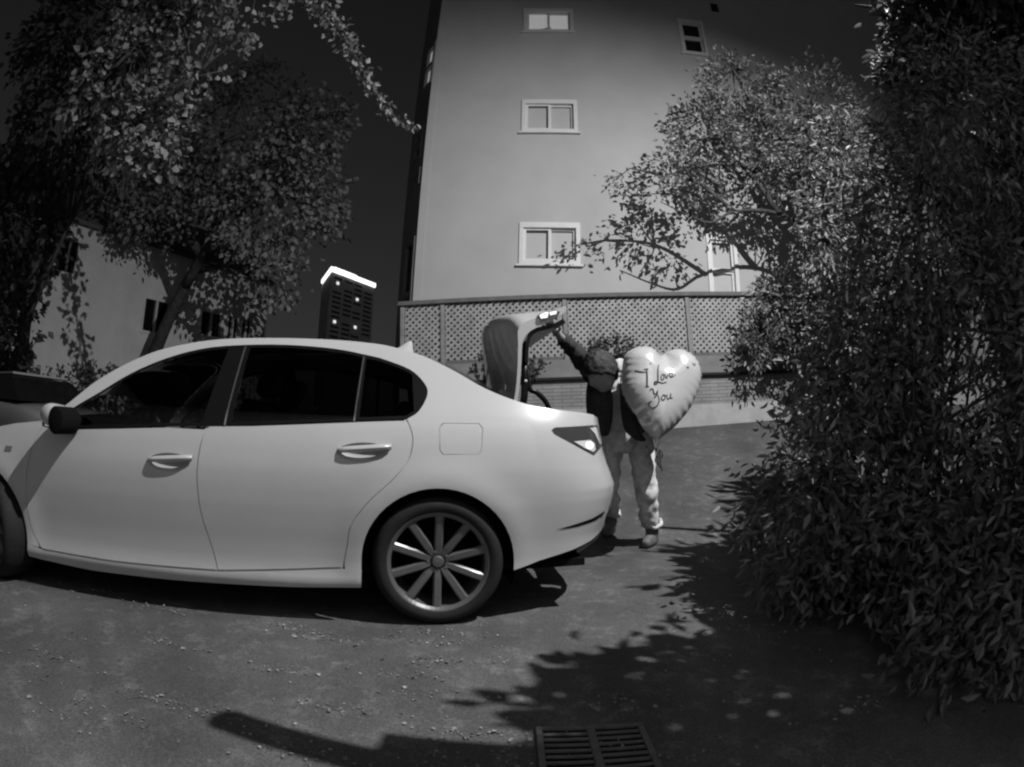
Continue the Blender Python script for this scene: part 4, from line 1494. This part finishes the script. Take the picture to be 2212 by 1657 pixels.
for s_ in (-1, 1):
    hb_.v += [tuple(Vector((p.x, s_ * h_, p.y))) for p, h_ in zip(V, hs_)]
for f in F_:
    cx_ = sum(V[i].x for i in f) / len(f); cz_ = sum(V[i].y for i in f) / len(f)
    if inside((cx_, cz_), OUT):
        hb_.f.append(tuple(f)); hb_.f.append(tuple(n + i for i in reversed(f)))
fo2 = hb_.build('foil_body', M['foil'], ba, True)
# lettering, laid on the foil
STR = {'I': [[(-0.125, 0.105), (-0.093, 0.108)], [(-0.104, 0.108), (-0.107, 0.05), (-0.11, -0.002), (-0.112, -0.039)], [(-0.126, -0.039), (-0.097, -0.036)]],
 'L': [[(0.001, 0.148), (-0.011, 0.105), (-0.017, 0.052), (-0.021, 0.01), (-0.033, -0.016), (-0.052, -0.019), (-0.047, -0.001), (-0.022, 0.002), (0.017, -0.008), (0.055, 0.001)]],
 'o': [[(0.028, 0.069), (0.011, 0.048), (0.011, 0.021), (0.025, 0.019), (0.036, 0.043), (0.033, 0.064), (0.047, 0.064)]],
 'v': [[(0.047, 0.067), (0.055, 0.033), (0.067, 0.054), (0.072, 0.07)]],
 'e': [[(0.089, 0.044), (0.111, 0.061), (0.112, 0.087), (0.095, 0.084), (0.086, 0.06), (0.095, 0.044), (0.117, 0.05), (0.14, 0.067)]],
 'Y': [[(-0.093, -0.075), (-0.082, -0.057), (-0.066, -0.062), (-0.06, -0.09), (-0.047, -0.1), (-0.028, -0.069)], [(-0.028, -0.069), (-0.036, -0.105), (-0.060, -0.129)], [(-0.027, -0.105), (-0.019, -0.147), (-0.035, -0.189), (-0.065, -0.205), (-0.092, -0.19), (-0.098, -0.164), (-0.076, -0.153)]],
 'ou': [[(0.017, -0.105), (0.0, -0.126), (0.006, -0.147), (0.025, -0.141), (0.03, -0.115), (0.017, -0.105), (0.044, -0.112)], [(0.05, -0.099), (0.047, -0.13), (0.061, -0.138), (0.078, -0.114), (0.08, -0.093), (0.08, -0.13), (0.097, -0.127)]],
 'h': [[(0.186, 0.134), (0.194, 0.124), (0.205, 0.135)], [(0.246, 0.173), (0.263, 0.153), (0.278, 0.174)], [(-0.122, 0.152), (-0.114, 0.142)]], 'd': [[(-0.234, 0.099), (-0.196, 0.082), (-0.158, 0.078)]]}
WORDS = {'I': 0, 'L': 1, 'o': 1, 'v': 1, 'e': 1, 'Y': 2, 'ou': 2, 'd': 3}
lts = [MB() for _ in range(4)]
for k_, ss in STR.items():
    lt = lts[WORDS.get(k_, 3)]
    for s_ in ss:
        if k_ == 'h':
            lt = MB(); lts.append(lt)
        sx_ = .95 if k_ not in ('h', 'd') else 1.0
        off_ = .062 if k_ not in ('h', 'd') else .01
        c_ = smooth_curve([((x * sx_ - off_) * KB, 0, z * sx_ * KB - .012) for x, z in s_], 5) if len(s_) > 2 else [Vector(((x * sx_ - off_) * KB, 0, z * sx_ * KB - .012)) for x, z in s_]
        wd = .0054 if k_ in ('I', 'L') else .0042
        lt.tube([(p.x, -puff(p.x, p.z) - .0005, p.z) for p in c_], [wd * (.75 + .35 * math.sin(3.1 * i / max(1, len(c_) - 1))) for i in range(len(c_))], 6)
for lt, nm in zip(lts, ('lettering',) * 3 + ('printed_flourish',) + ('printed_heart',) * (len(lts) - 4)):
    lt.build(nm, M['ink'], ba, True)
tl2 = MB()
tl2.tube([(-.057 * KB, 0, -.415 * KB), (-.05, .0, -.435), (-.04, .02, -.46), (-.035, .05, -.50)], [.022, .012, .010, .014], 8)
tl2.build('neck', M['foil'], ba, True)
rb = MB()
for q_ in range(3):
    P = smooth_curve([(-.04 + .012 * q_, .08, -.45), (-.03 + .02 * q_, .07, -.50), (-.045 + .02 * q_, .085, -.54), (-.02 + .012 * q_, .08, -.58 - .02 * q_)], 4)
    rb.tube(P, .005, 5)
rb.build('ribbon', M['ink'], ba, True)
#PART5
# ------------------------------------------------------------------ drain grate in the foreground
gz0 = ground(.29, 1.45)
dg_ = empty('drain_grate', (.283, 1.43, gz0))
tag(dg_, 'slotted iron drain grate set in the asphalt with two columns of bars', 'drain grate')
m_ = MB()
hw, hd = .180, .165
m_.box((-hw, hd - .02, -.01), (hw, hd, .014)); m_.box((-hw, -hd, -.01), (hw, -hd + .02, .014))
m_.box((-hw, -hd + .02, -.01), (-hw + .022, hd - .02, .014)); m_.box((hw - .022, -hd + .02, -.01), (hw, hd - .02, .014))
m_.box((-.014, -hd + .02, -.01), (.014, hd - .02, .012))
m_.build('frame', M['iron'], dg_, bevel=.003)
m_ = MB()
for i in range(9):
    y = hd - .02 - .018 - i * .034
    for x0, x1 in ((-hw + .022, -.014), (.014, hw - .022)):
        m_.box((x0, y - .0155, -.008), (x1, y, .010))
m_.build('bars', M['iron'], dg_, bevel=.002)
m_ = MB()
m_.add([(-hw + .02, -hd + .02, .0045), (hw - .02, -hd + .02, .0045), (hw - .02, hd - .02, .0045), (-hw + .02, hd - .02, .0045)], [(0, 1, 2, 3)])
m_.build('pit_shade', M['dark'], dg_)  # flat black sheet stands in for the shaded hollow under the bars

# ------------------------------------------------------------------ dark car parked beyond the white one
c2 = empty('grey_car', (-7.75, 6.2, ground(-7.75, 6.2)))
tag(c2, 'grey car parked beyond the bonnet of the white sedan below the hedge', 'car')
c2.rotation_euler = (0, 0, R(-12))
def car2_rows():
    secs = [(2.15, .50, .45, .62), (2.10, .70, .30, .72), (1.95, .80, .24, .80), (1.4, .84, .2, .92), (.9, .86, .2, .98), (-1.0, .87, .2, 1.02), (-1.9, .85, .25, .98), (-2.2, .7, .35, .85)]
    rows = []
    for x, hw_, z0, z1 in secs:
        rows.append([(x, -hw_ * .9, z0), (x, -hw_, (z0 + z1) / 2), (x, -hw_ * .97, z1 - .07), (x, -hw_ * .85, z1), (x, 0, z1 + .05), (x, hw_ * .85, z1), (x, hw_ * .97, z1 - .07), (x, hw_, (z0 + z1) / 2), (x, hw_ * .9, z0)])
    return rows
m_ = MB(); r_ = car2_rows(); m_.grid(r_); m_.f.append(tuple(range(9))); m_.f.append(tuple(len(m_.v) - 9 + i for i in reversed(range(9))))
o = m_.build('body', M['car2'], c2, True)
sb2 = o.modifiers.new('sub', 'SUBSURF'); sb2.levels = sb2.render_levels = 2
m_ = MB()
m_.grid([[(x, -hw_, z) for x, z, hw_ in s_] + [(x, hw_, z) for x, z, hw_ in s_] for s_ in ([(.95, 1.0, .76)], [(.25, 1.38, .60)], [(-.9, 1.42, .58)], [(-1.7, 1.02, .74)])])
for sgn in (-1, 1):
    m_.add([(.95, sgn * .76, 1.0), (.25, sgn * .60, 1.38), (-.9, sgn * .58, 1.42), (-1.7, sgn * .74, 1.02)], [(0, 1, 2, 3)])
m_.build('cabin_glass', M['darkglass'], c2)
m_ = MB()
m_.box((-.85, -.57, 1.405), (.22, .57, 1.445))
m_.build('roof', M['car2'], c2, bevel=.015)
for sgn in (-1, 1):
    m_ = MB()
    m_.lathe([(.0001, -.02), (.06, -.018), (.085, 0), (.08, .03)], n=18, mtx=Matrix.Translation((2.08, sgn * .58, .66)) @ Matrix.Rotation(R(90), 4, 'Z'))
    m_.build('headlight', M['reflector_glint'], c2, True)
    for x in (1.35, -1.35):
        m_ = MB()
        m_.lathe([(.0001, .02), (.2, .015), (.23, 0), (.31, .0), (.32, .04), (.32, .2)], n=28, mtx=Matrix.Translation((x, sgn * .88, .32)) @ Matrix.Rotation(0 if sgn < 0 else math.pi, 4, 'Z'))
        m_.build('wheel', M['rubber'], c2, True)

# ------------------------------------------------------------------ vegetation
def tree(name, label, trunk, limbs, blobs, n_clump, per, spread, size, m, bark=None, group=None, **kw):
    reseed(name)
    e = empty(name, (trunk[0][0], trunk[0][1], trunk[0][2]))
    tag(e, label, kw.pop('cat', 'tree'), group)
    off = -np.array(e.location)
    T_ = Matrix.Translation(-Vector(e.location))
    tb = MB()
    pts_ = smooth_curve([p[:3] for p in trunk], 5)
    rr = np.interp(np.linspace(0, 1, len(pts_)), np.linspace(0, 1, len(trunk)), [p[3] for p in trunk])
    tb.tube([T_ @ p for p in pts_], list(rr), 10)
    for lb in limbs:
        pts_ = smooth_curve([p[:3] for p in lb], 4)
        rr = np.interp(np.linspace(0, 1, len(pts_)), np.linspace(0, 1, len(lb)), [p[3] for p in lb])
        tb.tube([T_ @ p for p in pts_], list(rr), 7)
    pts_, out, cc = blob_points(blobs, n_clump, per, spread)
    # twigs carrying the outer clumps
    base_ = np.array([p[:3] for lb in limbs for p in lb] + [trunk[-1][:3]])
    for c_ in cc[:: max(1, len(cc) // 90)]:
        q = base_[np.argmin(((base_ - c_) ** 2).sum(1))]
        mid = (c_ + q) / 2 + rng.normal(size=3) * .08
        tb.tube([T_ @ Vector(q), T_ @ Vector(mid), T_ @ Vector(c_)], [.018, .012, .005], 4)
    tb.build('trunk', bark or M['bark'], e, True, normals=False)
    leaves('crown', pts_ + off, size, m, e, dirs=out * kw.pop('outw', .7), **kw)
    return e

# leaning street tree behind the white car
KS = 11.8 / 8.0
def fars(p):
    return (p[0] * KS, p[1] * KS, H + (p[2] - H) * KS) + ((p[3] * KS,) if len(p) > 3 else ())
tree('street_tree', 'leaning street tree between the white house and the distant tower', [fars(p) for p in [(-6.75, 8.0, 1.0, .15), (-6.4, 8.0, 2.2, .125), (-5.95, 8.0, 3.2, .11), (-5.5, 8.0, 4.1, .09), (-5.1, 7.9, 5.2, .07)]],
     [[fars(p) for p in l_] for l_ in [[(-5.9, 8, 3.3, .1), (-5.0, 7.6, 4.2, .07), (-4.0, 7.4, 4.9, .04)], [(-5.6, 8, 3.9, .1), (-6.6, 7.7, 5.0, .06), (-7.6, 7.5, 5.8, .03)], [(-5.4, 8, 4.4, .08), (-5.3, 7.4, 5.8, .05), (-4.9, 7.1, 7.2, .02)], [(-5.7, 8, 3.6, .06), (-4.5, 7.7, 3.6, .035), (-3.7, 7.5, 3.3, .015)]]],
     [(fars(c_), tuple(x * KS for x in r_)) for c_, r_ in [((-5.6, 7.9, 6.2), (2.3, .9, 1.8)), ((-4.1, 7.7, 4.7), (1.3, .8, 1.2)), ((-7.3, 7.7, 5.6), (1.7, .8, 1.3)), ((-3.72, 7.6, 3.3), (.42, .3, .45)), ((-3.6, 7.6, 5.9), (.8, .6, .9)), ((-6.6, 7.7, 4.6), (.9, .5, .4))]],
     800, 13, .19, .15, M['leaf_pale'], aspect=.85, droop=.5, fold=.5)
# darker trees filling the left edge
tree('edge_tree', 'dark dense tree covering the near end of the white house', [(-9.6, 7.2, .6, .2), (-9.6, 7.2, 2.6, .15), (-9.4, 7.1, 4.6, .1)], [[(-9.6, 7.2, 2.6, .1), (-8.8, 7.0, 3.6, .06), (-8.3, 6.9, 4.4, .03)], [(-9.5, 7.2, 3.2, .1), (-10.6, 7, 4.4, .05), (-11.2, 7, 5.2, .03)]],
     [((-10.2, 7.0, 2.6), (1.2, .8, 1.2)), ((-8.6, 6.6, 6.6), (2.2, 1.0, 1.6)), ((-8.0, 5.6, 8.2), (2.4, 1.0, 1.4)), ((-11.0, 7.2, 4.8), (1.6, 1.2, 1.8))], 560, 13, .17, .17, M['leaf_dark'], aspect=.7, droop=.5, fold=.4)
# branches of the near tree hanging into the frame from above
tree('overhanging_tree', 'pale leafy branches hanging from above in front of the leaning street tree', [(-9.8, 2.2, 0.2, .24), (-9.6, 2.4, 5.0, .2), (-8.4, 3.0, 8.0, .15), (-6.4, 3.8, 9.2, .08)],
     [[(-7.0, 3.6, 9.0, .06), (-5.2, 4.2, 7.6, .035), (-4.4, 4.5, 6.0, .022), (-3.9, 4.5, 5.0, .01)], [(-6.4, 3.8, 9.2, .06), (-4.6, 4.4, 8.2, .035), (-3.6, 4.6, 6.8, .012)], [(-5.2, 4.2, 7.6, .03), (-5.1, 4.4, 5.8, .02), (-4.6, 4.5, 4.4, .008)]],
     [((-3.9, 4.5, 5.35), (.62, .45, .55)), ((-4.5, 4.5, 4.45), (.7, .4, .5)), ((-3.5, 4.6, 6.3), (.6, .5, .5)), ((-5.2, 4.4, 5.3), (.7, .5, .9)), ((-4.9, 4.4, 6.4), (.9, .6, .6)), ((-4.2, 4.5, 3.95), (.5, .3, .3))],
     190, 12, .10, .10, M['leaf'], aspect=.85, droop=.5, fold=.5)
# the long thin spray that reaches the corner of the block
reseed('hanging_branch')
hb2 = empty('hanging_branch', (-2.9, 5.0, 7.2))
tag(hb2, 'thin leafy branch arching down to the corner of the pale block', 'branch')
cv = smooth_curve([(-3.9, 5.0, 7.5), (-3.2, 5.0, 6.9), (-2.62, 5.0, 6.35), (-2.2, 5.0, 5.75), (-1.96, 5.0, 5.35), (-1.66, 5.0, 4.78), (-1.34, 5.0, 4.37), (-1.12, 5.0, 4.22)], 8)
T_ = Matrix.Translation(-Vector(hb2.location))
m_ = MB(); m_.tube([T_ @ p for p in cv], list(np.linspace(.014, .004, len(cv))), 6); m_.build('stem', M['bark'], hb2, True, normals=False)
P, S_ = [], []
for i, p in enumerate(cv):
    q = i / len(cv)
    for _ in range(int(13 * (1 - q) + 4)):
        P.append(np.array(p) - np.array(hb2.location) + rng.normal(size=3) * (.08 * (1 - q) + .028)); S_.append(.105 - .045 * q)
leaves('foliage', P, np.array(S_), M['leaf'], hb2, aspect=.7, droop=.7, fold=.4)

# tree in front of the block on the right
KT = 7.5 / 6.2
def far(p):
    return (p[0] * KT, p[1] * KT, H + (p[2] - H) * KT) + ((p[3] * KT,) if len(p) > 3 else ())
tree('broadleaf_tree', 'small spreading tree with lit leaves in front of the pale block', [(6.4, 7.7, .9, .2)] + [far(p) for p in [(5.2, 6.3, 2.2, .14), (4.9, 6.25, 3.2, .12), (4.5, 6.2, 4.4, .08)]],
     [[far(p) for p in l_] for l_ in [[(4.95, 6.25, 3.3, .045), (4.25, 6.2, 3.75, .036), (3.6, 6.2, 4.0, .03), (2.9, 6.15, 3.92, .022), (2.55, 6.15, 3.72, .017), (2.25, 6.15, 3.78, .011), (1.85, 6.15, 3.95, .006)], [(3.6, 6.2, 4.0, .05), (3.2, 6.1, 4.5, .035), (2.6, 6.1, 5.0, .02)], [(4.7, 6.2, 3.9, .06), (3.6, 6.0, 5.2, .04), (3.1, 5.9, 6.2, .02)], [(2.9, 6.15, 3.92, .03), (2.3, 6.1, 4.3, .02), (1.7, 6.1, 4.35, .01)], [(4.0, 6.2, 4.1, .07), (4.4, 6.0, 5.6, .04)]]],
     [(far(c_), tuple(x * KT for x in r_)) for c_, r_ in [((2.6, 6.1, 4.95), (.62, .4, .62)), ((3.5, 6.1, 5.1), (.85, .4, .85)), ((2.2, 6.1, 4.4), (.42, .3, .32)), ((1.45, 6.15, 4.15), (.26, .18, .14)), ((3.3, 6.1, 4.7), (.5, .4, .35)), ((2.45, 6.1, 4.0), (.3, .2, .08)), ((4.6, 6.1, 5.6), (1.2, .6, 1.3)), ((3.3, 6.1, 6.1), (.7, .4, .5))]],
     600, 14, .10, .09, M['leaf_gloss'], aspect=.55, droop=.2, fold=.4)
# shrub at the foot of the lattice
tree('fence_shrub', 'shrub with dark and pale leaves against the lattice fence beneath the broadleaf tree', [(4.9, 7.6, 1.2, .03), (4.8, 7.6, 2.0, .025), (4.5, 7.6, 2.7, .012)], [[(4.8, 7.6, 2.1, .018), (4.3, 7.6, 2.4, .012), (3.9, 7.6, 2.5, .006)]],
     [((3.85, 7.6, 2.45), (.42, .25, .4)), ((3.7, 7.6, 2.3), (.25, .2, .25)), ((4.2, 7.5, 3.1), (.5, .3, .6)), ((4.6, 7.5, 2.6), (.6, .3, .5))], 120, 13, .07, .095, M['leaf_gloss'], aspect=.4, droop=.3, cat='shrub')
# small plants peeping over the wall behind the person
for (x, y, z, s_, lb) in ((1.36, 8.18, 2.32, .15, 'small dark plant at the fence foot between the person and the heart balloon'), (1.70, 8.18, 2.38, .24, 'dark sprig at the fence foot just above the heart balloon'), (-.35, 8.18, 1.98, .24, 'low pale plant at the fence foot behind the rear window of the white car'), (.35, 8.18, 2.0, .18, 'low plant at the fence foot behind the open boot lid')):
    e = empty('wall_plant', (x, y, z - .2))
    tag(e, lb, 'plant', 'plants along the foot of the lattice fence')
    pp, oo, cc = blob_points([((0, 0, .2), (s_, .05, s_ * .9))], 16, 7, .03, .1)
    m_ = MB()
    for c_ in cc:
        m_.tube([(0, 0, -.04), tuple(c_ * .6), tuple(c_)], [.006, .005, .003], 4)
    m_.build('stems', M['bark'], e, True, normals=False)
    leaves('foliage', pp, .07, M['leaf_dark'], e, dirs=oo, aspect=.5, droop=-.1)

# tall bamboo-like bush filling the right side, close to the camera
def bush(name, label, base, canes, blobs, n_clump, per, spread, size, m, aspect=.2, droop=.9):
    reseed(name)
    e = empty(name, base)
    tag(e, label, 'bush')
    off = np.array(base)
    pts_, out, cc = blob_points(blobs, n_clump, per, spread, .35)
    m_ = MB()
    for i in range(canes):
        c_ = cc[rng.integers(len(cc))]
        b0 = np.array(base) + np.array((rng.normal() * .25, rng.normal() * .25, 0))
        b0[2] = ground(b0[0], b0[1])
        mid = b0 * .5 + c_ * .5 + np.array((0, 0, .25)) + (b0 - c_) * np.array((.12, .12, 0))
        m_.tube([Vector(p - off) for p in smooth_curve([b0, mid, c_], 5)] if False else [Vector(b0 - off), Vector(mid - off), Vector(c_ - off)], [.014, .01, .004], 5)
    m_.build('stems', M['bark'], e, True, normals=False)
    d_ = out * .55
    leaves('foliage', pts_ - off, size, m, e, dirs=d_, aspect=aspect, droop=droop, fold=.35, jitter=.5)
    return e
bush('bamboo_bush', 'large dark bush of narrow drooping leaves spilling over the asphalt', (2.1, 2.6, .04), 60,
     [((1.60, 2.5, .55), (.36, .5, .55)), ((2.0, 2.6, 1.1), (.40, .5, .6)), ((2.25, 2.65, 1.6), (.45, .6, .6)), ((1.58, 2.3, .3), (.28, .35, .25)), ((2.75, 2.6, 2.3), (.55, .6, .7)), ((2.7, 2.3, 1.2), (.8, .7, 1.2)), ((3.1, 2.2, 2.9), (.8, .8, .9)), ((1.95, 2.0, .4), (.4, .45, .4)), ((2.3, 1.7, .5), (.55, .45, .55)), ((1.95, 1.6, .2), (.45, .3, .22)), ((3.0, 1.5, .8), (.8, .5, .9)), ((1.72, 1.35, .14), (.3, .22, .12)), ((2.1, 1.25, .35), (.4, .3, .4)), ((2.6, 1.0, .5), (.5, .35, .6))],
     2000, 15, .07, .07, M['leaf_bush'], aspect=.36, droop=.5)
bush('leafy_shrub', 'tall shrub with bright glossy leaf tips between the broadleaf tree and the dark bush', (4.9, 6.6, .6), 40,
     [((4.75, 6.6, 2.0), (.55, .45, 1.3)), ((4.75, 6.6, 4.0), (.6, .45, 1.2)), ((5.3, 6.5, 5.2), (.9, .5, 1.1)), ((4.5, 6.7, 1.2), (.35, .35, .5)), ((5.6, 6.5, 3.2), (.8, .5, 1.6))],
     560, 15, .12, .12, M['leaf_gloss'], aspect=.36, droop=.5)
# tall evergreen at the right edge; its canopy shades the bush in front of it
tree('evergreen_tree', 'tall dark evergreen whose canopy hangs over the large narrow leaved bush', [(4.6, 2.0, .05, .16), (4.6, 2.0, 2.0, .13), (4.4, 2.0, 4.0, .09), (4.2, 2.1, 5.0, .05)],
     [[(4.5, 2, 3.4, .06), (3.7, 1.8, 4.1, .03), (2.9, 1.6, 4.2, .012)], [(4.4, 2, 3.8, .06), (3.6, 2.4, 4.4, .03), (2.8, 2.7, 4.5, .012)], [(4.6, 2, 2.2, .05), (4.2, 1.5, 3.0, .03), (3.9, 1.3, 3.6, .012)]],
     [((2.62, 1.3, 4.05), (.42, .4, .28)), ((3.2, 2.1, 4.15), (.45, .5, .3)), ((3.7, 2.95, 4.25), (.38, .4, .25)), ((3.7, 2.0, 4.35), (.6, .9, .45)), ((3.2, 1.3, 4.1), (.6, .6, .35)), ((4.5, 1.6, 3.7), (.9, .9, 1.0)), ((4.6, 2.6, 2.4), (.8, .8, 1.4))],
     3000, 16, .08, .10, M['leaf_dark'], aspect=.45, droop=.3, fold=.3)
# hedge beyond the parked cars at the left
reseed('clipped_hedge')
e = empty('clipped_hedge', (-8.5, 8.6, .8))
tag(e, 'low dark hedge below the white house behind the front of the white car', 'hedge')
pp, oo, cc = blob_points([((x, rng.normal() * .1, .55 + rng.normal() * .08), (.55, .4, .55)) for x in np.arange(-4.5, 4.6, .6)], 420, 12, .08, .4)
m_ = MB()
for x in np.arange(-4.4, 4.5, .55):
    m_.tube([(x, 0, -.6), (x + .05, 0, .3), (x, .05, .8)], [.04, .03, .01], 5)
m_.build('stems', M['bark'], e, True, normals=False)
leaves('foliage', pp, .10, M['leaf_dark'], e, dirs=oo, aspect=.6)
#PART6
# ------------------------------------------------------------------ the house the camera hangs on, just behind it; unseen, added so its pale front bounces the lamp's light back
hf_ = empty('bounce_house_front', (-1.5, -.75, 0))
tag(hf_, 'unseen pale house front with a plain door, added behind the camera to bounce light', 'house')
m_ = MB(); m_.box((-6.0, -.25, -.6), (4.2, 0.0, 6.0)); m_.build('wall', M['housewall'], hf_)
m_ = MB(); m_.box((.2, 0.002, .1), (1.15, .05, 2.15)); m_.build('door', M['frame'], hf_, bevel=.01)
# ------------------------------------------------------------------ porch rail above the camera; only its shadow falls into the picture
def occ(px_, py_, t_):
    G0 = Vector((px_, py_, ground(px_, py_)))
    return G0 + (LAMP - G0) * t_
pr = empty('porch_rail', occ(-.2, 1.4, .5))
tag(pr, 'porch rail whose dark bar shadow falls across the asphalt beside the drain grate', 'rail')
T_ = Matrix.Translation(-Vector(pr.location))
m_ = MB()
a, b_ = T_ @ occ(-.95, 1.46, .5), T_ @ occ(-.30, 1.35, .5)
m_.tube([a, b_], [.036, .036], 6)
m_.build('bar', M['rail'], pr)
m_ = MB()
P = [T_ @ occ(x, y, .5) for x, y in ((-.36, 1.54), (.6, 1.46), (.6, 1.0), (-.36, 1.0))]
m_.add(P + [p + Vector((0, 0, .03)) for p in P], [(0, 3, 2, 1), (4, 5, 6, 7), (0, 1, 5, 4), (1, 2, 6, 5), (2, 3, 7, 6), (3, 0, 4, 7)])
m_.build('board', M['rail'], pr)
